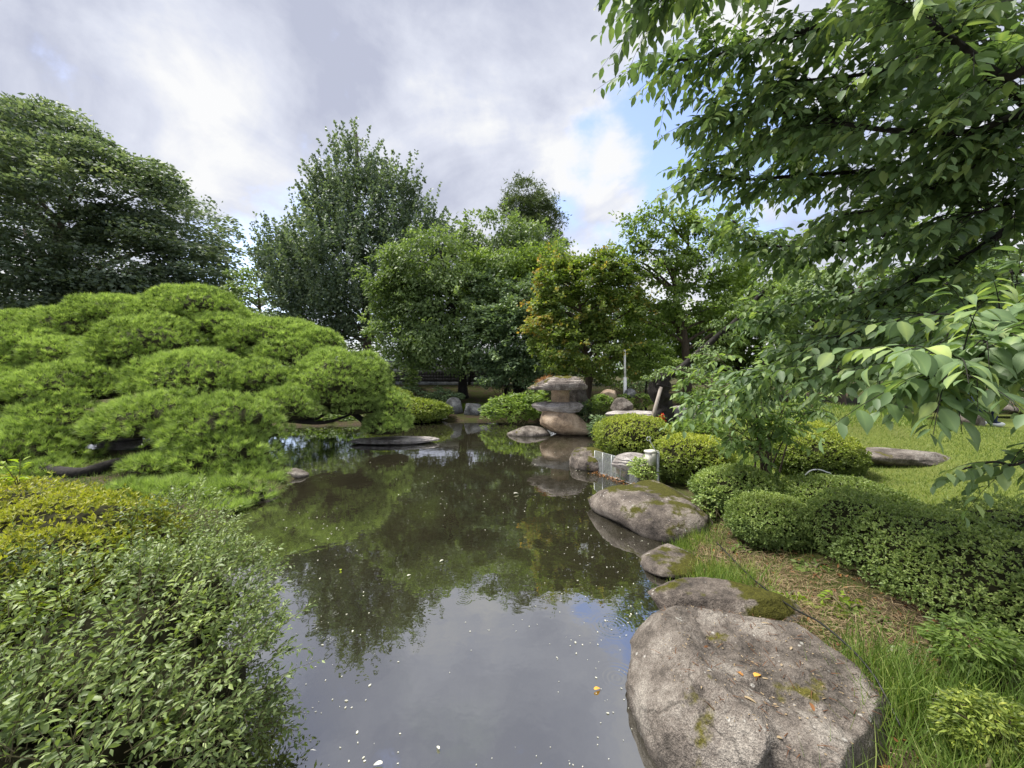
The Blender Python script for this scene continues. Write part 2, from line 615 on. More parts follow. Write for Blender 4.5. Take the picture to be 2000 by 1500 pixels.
M['box_leaf'] = leaf_mat('dark_azalea_leaves', (0.083, 0.130, 0.043), (0.214, 0.297, 0.090), (0.442, 0.522, 0.169), trans=0.22, rough=0.45)
M['sprout'] = leaf_mat('bright_sprout_leaves', (0.16, 0.24, 0.03), (0.26, 0.36, 0.04), (0.36, 0.44, 0.06), trans=0.4)
M['grass'] = leaf_mat('grass_blades', (0.075, 0.127, 0.026), (0.154, 0.243, 0.053), (0.326, 0.373, 0.113), trans=0.35)
M['lawn'] = leaf_mat('lawn_blades', (0.078, 0.117, 0.027), (0.157, 0.225, 0.053), (0.282, 0.312, 0.104), trans=0.35)
M['straw'] = leaf_mat('dry_straw', (0.10, 0.065, 0.035), (0.21, 0.15, 0.085), (0.36, 0.28, 0.17), trans=0.1)
M['litter'] = leaf_mat('leaf_litter', (0.07, 0.03, 0.015), (0.20, 0.09, 0.035), (0.42, 0.20, 0.06), trans=0.1)
M['petal'] = leaf_mat('floating_petals', (0.336, 0.336, 0.288), (0.496, 0.496, 0.432), (0.624, 0.616, 0.544), trans=0.1)
M['twigs'] = leaf_mat('shade_core', (0.016, 0.016, 0.008), (0.024, 0.024, 0.011), (0.04, 0.04, 0.018), trans=0.0, rough=0.9, spec=0.1)  # for the solid foliage cores: inner shade put into the colour, not twigs
M['bark_dark'] = bark_mat('dark_bark', (0.006, 0.005, 0.004), (0.026, 0.021, 0.018), 14.0, 1.0)
M['bark'] = bark_mat('grey_brown_bark', (0.035, 0.026, 0.020), (0.130, 0.095, 0.070), 9.0)
M['bark_pale'] = bark_mat('pale_bark', (0.060, 0.048, 0.038), (0.180, 0.145, 0.115), 12.0)
M['stem'] = plain_mat('green_brown_stem', (0.10, 0.085, 0.04), 0.7)
M['granite'] = rock_mat('weathered_granite', (0.054, 0.047, 0.040), (0.145, 0.125, 0.108), (0.261, 0.237, 0.208), moss=0.26, scale=4.0, lichen=0.6, crack=0.85)
M['mossy'] = rock_mat('mossy_granite', (0.044, 0.038, 0.034), (0.126, 0.106, 0.091), (0.238, 0.209, 0.180), moss=0.62, scale=3.2, moss_col=(0.078, 0.077, 0.011), lichen=0.7)
M['greystone'] = rock_mat('blue_grey_stone', (0.074, 0.074, 0.074), (0.161, 0.167, 0.174), (0.279, 0.285, 0.291), moss=0.05, scale=3.0, lichen=0.4)
M['flatstone'] = rock_mat('pale_flat_stone', (0.161, 0.143, 0.136), (0.320, 0.296, 0.281), (0.503, 0.470, 0.450), moss=0.0, scale=4.0, lichen=0.3, strata=6.0)
M['tanstone'] = rock_mat('tan_stone', (0.163, 0.122, 0.087), (0.418, 0.313, 0.220), (0.580, 0.464, 0.344), moss=0.0, scale=2.2, lichen=0.25, speck=0.7)
M['capstone'] = rock_mat('layered_cap_stone', (0.070, 0.057, 0.052), (0.204, 0.175, 0.156), (0.420, 0.376, 0.339), moss=0.50, scale=3.5, moss_col=(0.128, 0.120, 0.018), lichen=0.5, strata=7.0)
M['plaster'] = plain_mat('white_plaster', (0.62, 0.62, 0.60), 0.8, var=0.1, scale=3)
M['roof_tile'] = plain_mat('grey_roof_tile', (0.22, 0.23, 0.25), 0.5)
M['wall_dark'] = plain_mat('dark_wall_tile', (0.085, 0.075, 0.070), 0.6)
M['wall_joint'] = plain_mat('wall_joint', (0.028, 0.026, 0.025), 0.9)
M['white_paint'] = plain_mat('white_paint', (0.84, 0.85, 0.84), 0.4, var=0.04)
M['cream'] = plain_mat('cream_plastic', (0.62, 0.61, 0.54), 0.45, var=0.06)
M['steel'] = plain_mat('galvanised_steel', (0.42, 0.44, 0.45), 0.45, 0.5)
M['wire'] = plain_mat('net_wire', (0.34, 0.36, 0.36), 0.6)
M['black'] = plain_mat('black_rubber', (0.012, 0.012, 0.012), 0.5)
M['wood'] = bark_mat('prop_wood', (0.20, 0.17, 0.14), (0.36, 0.32, 0.28), 12.0, 0.3)
M['red'] = leaf_mat('red_petals', (0.50, 0.02, 0.01), (0.70, 0.04, 0.015), (0.8, 0.08, 0.03), trans=0.3)
M['orange'] = leaf_mat('orange_leaf', (0.60, 0.22, 0.03), (0.70, 0.32, 0.04), (0.75, 0.42, 0.10), trans=0.2)
M['navy'] = plain_mat('navy_cloth', (0.022, 0.034, 0.095), 0.9, var=0.3)
M['brown_cloth'] = plain_mat('brown_cloth', (0.055, 0.025, 0.020), 0.9, var=0.3)
M['skin'] = plain_mat('skin', (0.50, 0.28, 0.20), 0.55, var=0.06)
M['hair'] = plain_mat('black_hair', (0.012, 0.010, 0.009), 0.6)


def water_mat():
    m, t, out, L = new_mat('pond_water')
    tc = N(t, 'ShaderNodeTexCoord')
    n1 = N(t, 'ShaderNodeTexNoise', i_Scale=0.55, i_Detail=6.0, i_Roughness=0.6, i_Distortion=1.2)
    L(tc.outputs['Object'], n1.inputs['Vector'])
    col = ramp_node(t, [(0.30, (0.017, 0.0150, 0.0098)), (0.55, (0.025, 0.0230, 0.0135)), (0.70, (0.034, 0.038, 0.015))])
    L(n1.outputs['Fac'], col.inputs[0])
    dif = N(t, 'ShaderNodeBsdfDiffuse')
    L(col.outputs[0], dif.inputs['Color'])
    # very small waves, plus a few rings of ripples
    n2 = N(t, 'ShaderNodeTexNoise', i_Scale=5.0, i_Detail=3.0, i_Roughness=0.5)
    L(tc.outputs['Object'], n2.inputs['Vector'])
    h = N(t, 'ShaderNodeMath', operation='MULTIPLY', i_1=0.010)
    L(n2.outputs['Fac'], h.inputs[0])
    hh = h.outputs[0]
    for (px, py, R, wl_) in ((1205, 1325, 0.20, 0.030), (1195, 1222, 0.22, 0.034), (1262, 1120, 0.16, 0.03), (905, 1172, 0.10, 0.025), (735, 1150, 0.08, 0.03)):
        c = G(px, py)
        ds = N(t, 'ShaderNodeVectorMath', operation='DISTANCE')
        ds.inputs[1].default_value = c
        L(tc.outputs['Object'], ds.inputs[0])
        sn = N(t, 'ShaderNodeMath', operation='MULTIPLY', i_1=2 * math.pi / wl_)
        L(ds.outputs['Value'], sn.inputs[0])
        si = N(t, 'ShaderNodeMath', operation='SINE')
        L(sn.outputs[0], si.inputs[0])
        fo = N(t, 'ShaderNodeMapRange', interpolation_type='SMOOTHSTEP')
        fo.inputs['From Min'].default_value = R
        fo.inputs['From Max'].default_value = R * 0.4
        fo.inputs['To Max'].default_value = 0.0007
        L(ds.outputs['Value'], fo.inputs['Value'])
        mu = N(t, 'ShaderNodeMath', operation='MULTIPLY_ADD')
        L(si.outputs[0], mu.inputs[0]); L(fo.outputs[0], mu.inputs[1]); L(hh, mu.inputs[2])
        hh = mu.outputs[0]
    b = N(t, 'ShaderNodeBump', i_Strength=1.0, i_Distance=0.16)
    L(hh, b.inputs['Height'])
    gl = N(t, 'ShaderNodeBsdfGlossy', i_Roughness=0.012)
    gl.inputs['Color'].default_value = (0.96, 0.97, 1.0, 1)
    L(b.outputs[0], gl.inputs['Normal'])
    fr = N(t, 'ShaderNodeFresnel', i_IOR=1.33)
    L(b.outputs[0], fr.inputs['Normal'])
    mr = N(t, 'ShaderNodeMapRange')
    mr.inputs['From Min'].default_value = 0.02
    mr.inputs['From Max'].default_value = 0.6
    mr.inputs['To Min'].default_value = 0.33
    mr.inputs['To Max'].default_value = 0.80
    L(fr.outputs[0], mr.inputs['Value'])
    mx = N(t, 'ShaderNodeMixShader')
    L(mr.outputs[0], mx.inputs[0]); L(dif.outputs[0], mx.inputs[1]); L(gl.outputs[0], mx.inputs[2])
    L(mx.outputs[0], out.inputs['Surface'])
    return m


def ground_mat():
    m, t, out, L = new_mat('ground_soil_and_grass')
    tc = N(t, 'ShaderNodeTexCoord')
    n1 = N(t, 'ShaderNodeTexNoise', i_Scale=1.6, i_Detail=8.0, i_Roughness=0.65)
    L(tc.outputs['Object'], n1.inputs['Vector'])
    n2 = N(t, 'ShaderNodeTexNoise', i_Scale=26.0, i_Detail=5.0, i_Roughness=0.7)
    L(tc.outputs['Object'], n2.inputs['Vector'])
    soil = ramp_node(t, [(0.3, (0.025, 0.018, 0.012)), (0.5, (0.065, 0.047, 0.031)), (0.72, (0.120, 0.090, 0.060))])
    L(n2.outputs['Fac'], soil.inputs[0])
    moss = ramp_node(t, [(0.3, (0.026, 0.032, 0.010)), (0.7, (0.075, 0.085, 0.022))])
    L(n2.outputs['Fac'], moss.inputs[0])
    mf = N(t, 'ShaderNodeMapRange')
    mf.inputs['From Min'].default_value = 0.42
    mf.inputs['From Max'].default_value = 0.54
    L(n1.outputs['Fac'], mf.inputs['Value'])
    mx = N(t, 'ShaderNodeMix', data_type='RGBA')
    L(mf.outputs[0], mx.inputs['Factor']); L(soil.outputs[0], mx.inputs['A']); L(moss.outputs[0], mx.inputs['B'])
    lawn = ramp_node(t, [(0.3, (0.075, 0.105, 0.020)), (0.7, (0.160, 0.190, 0.042))])
    L(n2.outputs['Fac'], lawn.inputs[0])
    at = N(t, 'ShaderNodeAttribute', attribute_name='lawn')
    m2 = N(t, 'ShaderNodeMix', data_type='RGBA')
    L(at.outputs['Fac'], m2.inputs['Factor']); L(mx.outputs['Result'], m2.inputs['A']); L(lawn.outputs[0], m2.inputs['B'])
    p = N(t, 'ShaderNodeBsdfPrincipled', i_Roughness=0.95)
    p.inputs['Specular IOR Level'].default_value = 0.15
    L(m2.outputs['Result'], p.inputs['Base Color'])
    b = N(t, 'ShaderNodeBump', i_Strength=0.7, i_Distance=0.03)
    L(n2.outputs['Fac'], b.inputs['Height']); L(b.outputs[0], p.inputs['Normal'])
    L(p.outputs[0], out.inputs['Surface'])
    return m


# ------------------------------------------------------------------ ground and water
pond = [(1.6, -4), (1.15, 0.8), G(1370, 1480), G(1330, 1350), G(1330, 1200), G(1345, 1090), G(1330, 1030), G(1275, 960), G(1215, 930),
        G(1165, 898), G(1190, 868), G(1195, 848), G(1140, 830), G(1060, 824), G(960, 822), G(860, 822), G(780, 826), G(700, 829), G(560, 832),
        G(420, 836), G(260, 841), G(120, 846), G(-120, 850), G(-120, 872), G(60, 878), G(220, 884), G(400, 888), G(530, 897), G(585, 925), G(545, 955), G(480, 990), G(420, 1020),
        G(330, 1040), (-3.9, 4.2), (-3.0, 3.9), (-2.6, 3.3), (-2.2, 2.7), (-1.9, 2.2), (-1.7, 1.6), (-1.7, 0.6), (-1.9, -4)]
POND = np.array([[p[0], p[1]] for p in pond])


def pond_sd(x, y):
    """Signed distance to the pond's edge, negative in the water."""
    P = np.stack([np.ravel(x), np.ravel(y)], -1)
    A, B = POND, np.roll(POND, -1, 0)
    best = np.full(len(P), 1e9)
    inside = np.zeros(len(P), bool)
    for a, b in zip(A, B):
        ab = b - a
        t = np.clip(((P - a) @ ab) / (ab @ ab), 0, 1)
        best = np.minimum(best, np.linalg.norm(P - a - t[:, None] * ab, axis=1))
        cond = (a[1] > P[:, 1]) != (b[1] > P[:, 1])
        with np.errstate(divide='ignore', invalid='ignore'):
            xi = (b[0] - a[0]) * (P[:, 1] - a[1]) / (b[1] - a[1]) + a[0]
        inside ^= cond & (P[:, 0] < xi)
    return np.where(inside, -best, best).reshape(np.shape(x))


def sstep(a, b, x):
    t = np.clip((x - a) / (b - a), 0, 1)
    return t * t * (3 - 2 * t)


def gz(x, y):
    x, y = np.asarray(x, float), np.asarray(y, float)
    sd_ = pond_sd(x, y)
    z = np.where(sd_ < 0, -0.5 * sstep(0, -0.8, sd_), 0.0)
    rise = 0.10 * sstep(0.0, 0.12, sd_) + 0.24 * sstep(0.1, 1.6, sd_)
    rise = rise + 0.35 * sstep(2.0, 7.0, sd_)
    penin = (x < -2.2) & (y < 10.8) & (y > 4.5)
    rise = np.where(penin, np.minimum(rise, 0.16), rise)
    far = sstep(14, 20, y) * sstep(0.5, 5, sd_) * 0.55
    mound = 0.7 * np.exp(-(((x - 6.8) / 2.4) ** 2 + ((y - 9.5) / 1.6) ** 2))
    bump = 0.05 * (fbm(np.stack([x * 1.3, y * 1.3, 0 * x], -1), 3, 5) - 0.5) * sstep(0, 0.5, sd_)
    return z + rise + far + mound * sstep(0, 1, sd_) + bump


def gz1(x, y):
    return float(gz(np.array([x]), np.array([y]))[0])


def axis(a, b, step, far, g=1.22):
    core = list(np.arange(a, b, step))
    lo, hi, s = [], [], step
    v = a
    while v > -far:
        s *= g; v -= s; lo.append(v)
    v, s = core[-1], step
    while v < far:
        s *= g; v += s; hi.append(v)
    return np.array(lo[::-1] + core + hi)


def build_ground():
    xs, ys = axis(-9, 9, 0.11, 500), axis(-3, 20, 0.11, 700)
    X, Y = np.meshgrid(xs, ys)
    Z = gz(X, Y)
    nx, ny = len(xs), len(ys)
    V = np.stack([X, Y, Z], -1).reshape(-1, 3)
    i = (np.arange(ny - 1)[:, None] * nx + np.arange(nx - 1)[None]).ravel()
    Q = np.stack([i, i + 1, i + nx + 1, i + nx], -1)
    lawn = lawn_mask(X, Y).ravel()
    me = make_mesh('ground', V, Q, ground_mat(), smooth=True, attrs={'lawn': lawn})
    link('ground', me, kind='structure')
    # the water: one level sheet, the banks rise through it
    wx0, wx1, wy0, wy1 = -16, 9, -4.0, 19.0
    n = 2
    me = make_mesh('water', [[wx0, wy0, 0], [wx1, wy0, 0], [wx1, wy1, 0], [wx0, wy1, 0]], np.array([[0, 1, 2, 3]]), water_mat())
    link('water', me, kind='structure')


def lawn_mask(x, y):
    # mown lawn to the right, beyond the clipped bushes
    m = sstep(3.0, 3.7, x - 0.12 * (y - 4)) * sstep(3.6, 4.3, y) * sstep(13, 11, y)
    n = fbm(np.stack([np.asarray(x) * 0.9, np.asarray(y) * 0.9, np.asarray(x) * 0], -1), 3, 9)
    return np.clip(m * (0.55 + 0.9 * n), 0, 1)


build_ground()

# ------------------------------------------------------------------ rocks
_ico = {}


def ico(sub):
    if sub not in _ico:
        bm = bmesh.new()
        bmesh.ops.create_icosphere(bm, subdivisions=sub, radius=1.0)
        V = np.array([v.co[:] for v in bm.verts])
        Fc = np.array([[v.index for v in f.verts] for f in bm.faces])
        bm.free()
        _ico[sub] = (V, Fc)
    return _ico[sub]


def rock_geo(c, s, seed, cuts=9, rough=0.10, rotz=0.0, sub=5, flat_top=None, cut_lo=0.62):
    V, Fc = ico(sub)
    V = V.copy()
    r = np.random.default_rng(seed)
    for k in range(cuts):
        n = r.normal(size=3)
        n /= np.linalg.norm(n)
        d = r.uniform(cut_lo, 0.92)
        e = np.maximum(0, V @ n - d)
        V -= 0.86 * e[:, None] * n
    if flat_top is not None:
        e = np.maximum(0, V[:, 2] - flat_top)
        V[:, 2] -= 0.9 * e
    nv = nrmz(V)
    V = V + nv * ((fbm(V * 1.7 + seed, 3, seed) - 0.5) * 2 * rough * 1.2 + (fbm(V * 7 + seed, 4, seed + 3) - 0.5) * rough * 0.7)[:, None]
    V = V * np.asarray(s, float)
    c_, s_ = math.cos(rotz), math.sin(rotz)
    V = V @ np.array([[c_, s_, 0], [-s_, c_, 0], [0, 0, 1]])
    return V + np.asarray(c, float), Fc


def rock(name, label, cat, c, s, seed, mat, group=None, **kw):
    V, Fc = rock_geo(c, s, seed, **kw)
    return single(name, label, cat, V, Fc, M[mat], c, group, smooth=True)


def big_rock():
    """The flat-topped boulder at the water's edge, with a worn hollow on its top and a cleft in its near rim."""
    c = np.array([1.38, 2.12])
    top_px = [(1264, 1185, .34), (1330, 1168, .40), (1480, 1184, .40), (1570, 1200, .40), (1650, 1250, .38), (1705, 1300, .36), (1726, 1345, .35), (1716, 1400, .34), (1690, 1445, .34),
              (1650, 1490, .34), (1600, 1510, .34), (1555, 1490, .33), (1522, 1462, .34), (1502, 1442, .36), (1474, 1444, .38), (1420, 1436, .38), (1350, 1398, .37), (1300, 1345, .36), (1268, 1290, .35), (1256, 1230, .34)]
    pts = np.array([G(a, b, z) for a, b, z in top_px])
    ang = np.arctan2(pts[:, 1] - c[1], pts[:, 0] - c[0])
    rad = np.hypot(pts[:, 0] - c[0], pts[:, 1] - c[1])
    o = np.argsort(ang)
    ang, rad, zt = ang[o], rad[o], pts[o, 2]
    nt, nr = 260, 90
    th = np.linspace(-math.pi, math.pi, nt, endpoint=False)
    R = np.interp(th, ang, rad, period=2 * math.pi)
    ZT = np.interp(th, ang, zt, period=2 * math.pi)
    # side wall flare: the base is a little wider towards the water
    u = np.linspace(0.012, 1.0, nr)
    top_n = 58
    V = []
    for k in range(nr):
        if k < top_n:
            q = (k + 1) / top_n
            rr = R * q * 0.985
            x, y = c[0] + rr * np.cos(th), c[1] + rr * np.sin(th)
            z = ZT * q ** 2 + 0.385 * (1 - q ** 2)
            # worn hollow, along the left rim and across
            hol = np.exp(-(((x - 1.30) / 0.34) ** 2 + ((y - 2.30) / 0.42) ** 2))
            rim = np.exp(-(((x - 1.02 - 0.05 * (y - 2.2)) / 0.13) ** 2)) * sstep(3.1, 2.6, y)
            groove = np.exp(-(((y - 1.95 + 0.55 * (x - 1.30)) / 0.05) ** 2)) * sstep(1.12, 1.3, x) * sstep(1.75, 1.5, x)
            z = z - 0.055 * hol + 0.055 * rim - 0.035 * groove - 0.035 * sstep(0.93, 1.0, q)
        else:
            q = (k - top_n) / (nr - 1 - top_n)
            rr = R * (0.985 + 0.015 * np.sin(q * math.pi * 0.8) + 0.03 * q)
            x, y = c[0] + rr * np.cos(th), c[1] + rr * np.sin(th)
            z = (ZT - 0.045) * (1 - q) + (-0.25) * q - 0.01
        P = np.stack([x, y, z], -1)
        V.append(P)
    V = np.array(V)
    P = V.reshape(-1, 3)
    du = np.abs(fbm(P * 3.1 + 4, 3, 28) - 0.5) * -0.10 + 0.02 + (fbm(P * 2.3, 3, 21) - 0.5) * 0.05 + (fbm(P * 9, 4, 22) - 0.5) * 0.030 + (fbm(P * 34, 3, 25) - 0.5) * 0.016
    out = np.stack([np.cos(np.tile(th, nr)), np.sin(np.tile(th, nr)), np.zeros(nt * nr)], -1)
    q = np.repeat(np.clip((np.arange(nr) - top_n * 0.85) / 18.0, 0, 1), nt)
    P = P + du[:, None] * (out * q[:, None] * 1.6 + np.array([0, 0, 1.0]) * (1 - q)[:, None] * 0.8)
    rf = np.random.default_rng(17)
    for k in range(26):
        a = rf.uniform(0, 2 * math.pi)
        n_ = np.array([math.cos(a), math.sin(a), rf.uniform(.15, 1.3)])
        n_ /= np.linalg.norm(n_)
        dd = P @ n_
        e = np.maximum(0, dd - (dd.max() - rf.uniform(.02, .085)))
        P = P - .9 * e[:, None] * n_
    P[:, :2] = c + (P[:, :2] - c - [0, .02]) * 1.07 + [0, .02]
    P = P + (fbm(P * 22, 3, 31) - .5)[:, None] * .012
    cz = P[:nt, 2].mean()
    P = np.concatenate([P, [[c[0], c[1], cz]]])
    i = np.arange(nr - 1)[:, None] * nt
    j = np.arange(nt)[None]
    k = (j + 1) % nt
    Q = np.stack([i + j, i + nt + j, i + nt + k, i + k], -1).reshape(-1, 4)
    tri = np.stack([np.full(nt, nt * nr), np.arange(nt), (np.arange(nt) + 1) % nt], -1)
    single('boulder', 'large grey flat topped boulder with a worn hollow, nearest the camera at the water edge', 'boulder',
           P, [Q, tri], M['granite'], (c[0], c[1], 0.0), smooth=True)
    rng = np.random.default_rng(5)
    top = P[:nt * int(top_n * .93)]
    w = np.repeat(np.linspace(.05, 1, nr), nt)[:len(top)]
    pk = top[rng.choice(len(top), 330, p=w / w.sum())] + [0, 0, .004]
    n = len(pk)
    V, Fc, tv = leaves(pk, rng.normal(size=(n, 3)) * [1, 1, .2], rng.normal(0, .25, (n, 3)) + [0, 0, 1.0], rng.lognormal(-4.6, .5, n), rng.lognormal(-5.1, .4, n), T_LEAF, rng.uniform(0, 1, n))
    link('stone_grit', make_mesh('stone_grit', V, Fc, M['straw'], .55 + tv * .45), kind='stuff')
    pk = top[rng.choice(len(top), 150, p=w / w.sum())] + [0, 0, .006]
    n = len(pk)
    V, Fc, tv = leaves(pk, rng.normal(size=(n, 3)) * [1, 1, .15], rng.normal(0, .25, (n, 3)) + [0, 0, 1.0], rng.uniform(.02, .09, n), .004, T_BLADE, rng.uniform(0, .6, n))
    link('twig_litter', make_mesh('twig_litter', V, Fc, M['litter'], tv * .5), kind='stuff')


big_rock()
rock('boulder', 'long rounded mossy boulder strewn with brown needles beside the wire panel', 'boulder', (1.93, 5.28, 0.02), (0.72, 1.02, 0.48), 12, 'mossy', rotz=0.50, rough=0.10, cuts=14, cut_lo=.66, flat_top=.72)
rock('rock', 'small brown rock at the water edge between the two big boulders', 'rock', (1.66, 3.95, 0.03), (0.36, 0.36, 0.12), 31, 'mossy', cuts=7, rough=.09, flat_top=.6)
rock('slab', 'mossy slab wedged behind the nearest flat topped boulder', 'stone slab', (1.62, 2.92, 0.16), (0.58, 0.22, 0.24), 8, 'mossy', rotz=-0.16, cuts=8, rough=.07, flat_top=.75)
rock('rock', 'pale rock with orange moss where the wire panel meets the bank', 'rock', (1.62, 8.15, 0.06), (0.42, 0.55, 0.34), 41, 'mossy', cuts=9, rough=.1, rotz=.4)
rock('rock', 'pale stone under the yellow green bush beside the white box', 'rock', (2.22, 7.1, 0.30), (0.42, 0.30, 0.20), 43, 'flatstone', cuts=5, rough=.06)
rock('rock', 'low dome shaped grey rock in the water left of the stone lantern', 'rock', (0.55, 12.3, 0.0), (0.70, 0.5, 0.27), 44, 'granite', cuts=4, rough=.05, cut_lo=.8)
rock('slab', 'flat pale slab floating level with the water below the pine tip', 'stone slab', (-3.25, 10.80, 0.07), (1.22, 0.38, 0.14), 45, 'flatstone', cuts=8, rough=.07, rotz=0.10, flat_top=.5)
rock('rock', 'upright blue grey rock, leftmost of the shore rocks opposite', 'rock', PX(887, 798, 16.8), (0.42, 0.40, 0.50), 51, 'greystone', 'rocks on the far shore', cuts=12, rough=.06)
rock('rock', 'pointed pale grey rock between two others on the far shore', 'rock', PX(923, 803, 16.6), (0.52, 0.42, 0.42), 52, 'greystone', 'rocks on the far shore', cuts=12, rough=.06)
rock('rock', 'broad grey rock left of the bright green shrub on the far shore', 'rock', PX(958, 802, 16.4), (0.48, 0.4, 0.36), 53, 'greystone', 'rocks on the far shore', cuts=10, rough=.06)
rock('rock', 'thin flat waterline stone under the pointed grey rock', 'rock', G(905, 819) + [0, 0, .03], (0.52, 0.25, 0.10), 54, 'flatstone', 'rocks on the far shore', cuts=8, rough=.06)
rock('rock', 'small white waterline stone at the foot of the clipped shoreline shrub', 'rock', G(868, 821) + [0, 0, .06], (0.16, 0.15, 0.17), 55, 'flatstone', 'rocks on the far shore', cuts=10, rough=.06, sub=4)
rock('rock', 'small flat waterline stone between the yellow grass tufts', 'rock', G(942, 820) + [0, 0, .03], (0.22, 0.16, 0.07), 56, 'flatstone', 'rocks on the far shore', cuts=10, rough=.06, sub=4)
rock('rock', 'rounded grey waterline stone left of the bright green shrub', 'rock', G(962, 819) + [0, 0, .08], (0.34, 0.24, 0.16), 57, 'greystone', 'rocks on the far shore', cuts=8, rough=.06, sub=4)
rock('rock', 'square brown boulder on the bank right of the lantern', 'rock', PX(1214, 793, 11.6), (0.34, 0.3, 0.26), 61, 'granite', 'rocks on the bank right of the lantern', cuts=12, rough=.05, cut_lo=.55)
rock('slab', 'wide layered slab under the square brown boulder', 'stone slab', PX(1235, 810, 11.2), (0.78, 0.5, 0.16), 62, 'flatstone', 'rocks on the bank right of the lantern', cuts=9, rough=.07, flat_top=.6)
rock('rock', 'pink speckled stone leaning among leaves left of the white pole', 'rock', PX(1190, 772, 12.4), (0.30, 0.24, 0.20), 63, 'tanstone', 'rocks on the bank right of the lantern', cuts=9, rough=.06, sub=4)
rock('rock', 'pale blue grey stone at the foot of the white pole', 'rock', PX(1231, 769, 12.6), (0.20, 0.18, 0.18), 64, 'greystone', 'rocks on the bank right of the lantern', cuts=9, rough=.06, sub=4)
rock('rock', 'dark upright rock behind the lantern platform', 'rock', PX(1128, 780, 13.4), (0.42, 0.36, 0.50), 65, 'granite', 'rocks on the bank right of the lantern', cuts=11, rough=.07, sub=4)
rock('slab', 'broad sloping pale slab right of the old propped trunk', 'stone slab', PX(1352, 808, 10.9), (0.85, 0.7, 0.24), 66, 'flatstone', None, cuts=7, rough=.06, rotz=-.1)
rock('rock', 'grey rock half hidden behind leaves right of the old trunk', 'rock', PX(1470, 770, 13.5), (0.9, 0.6, 0.5), 67, 'granite', None, cuts=9, rough=.07, sub=4)
rock('slab', 'long grey cracked slab lying on the lawn behind the round bush', 'stone slab', PX(1742, 890, 6.5), (0.86, 0.42, 0.17), 71, 'granite', None, cuts=8, rough=.06, rotz=-0.22, flat_top=.5)
rock('slab', 'dark flat slab in the shaded lawn farther right', 'stone slab', PX(1930, 868, 7.6), (1.1, 0.62, 0.13), 72, 'granite', None, cuts=8, rough=.06, rotz=0.1, flat_top=.5)
rock('rock', 'low dark rock at the far edge of the lawn', 'rock', PX(1985, 795, 11.0), (0.8, 0.5, 0.28), 73, 'granite', None, cuts=8, rough=.08, sub=4)
rock('rock', 'dark rock with a pale chip at the tip of the pine bank', 'rock', G(578, 930) + [0, 0, .03], (0.24, 0.20, 0.13), 81, 'granite', 'edge stones of the pine bank', cuts=10, rough=.08, sub=4)
rock('rock', 'grey edge stone under the lowest pine branches', 'rock', G(500, 972) + [0, 0, .01], (0.34, 0.16, 0.10), 82, 'granite', 'edge stones of the pine bank', cuts=10, rough=.08, sub=4, rotz=.5)
rock('rock', 'pale pointed rock glimpsed through the gap under the pine', 'rock', G(232, 858) + [0, 0, .10], (0.62, 0.4, 0.34), 83, 'flatstone', None, cuts=8, rough=.07, sub=4)


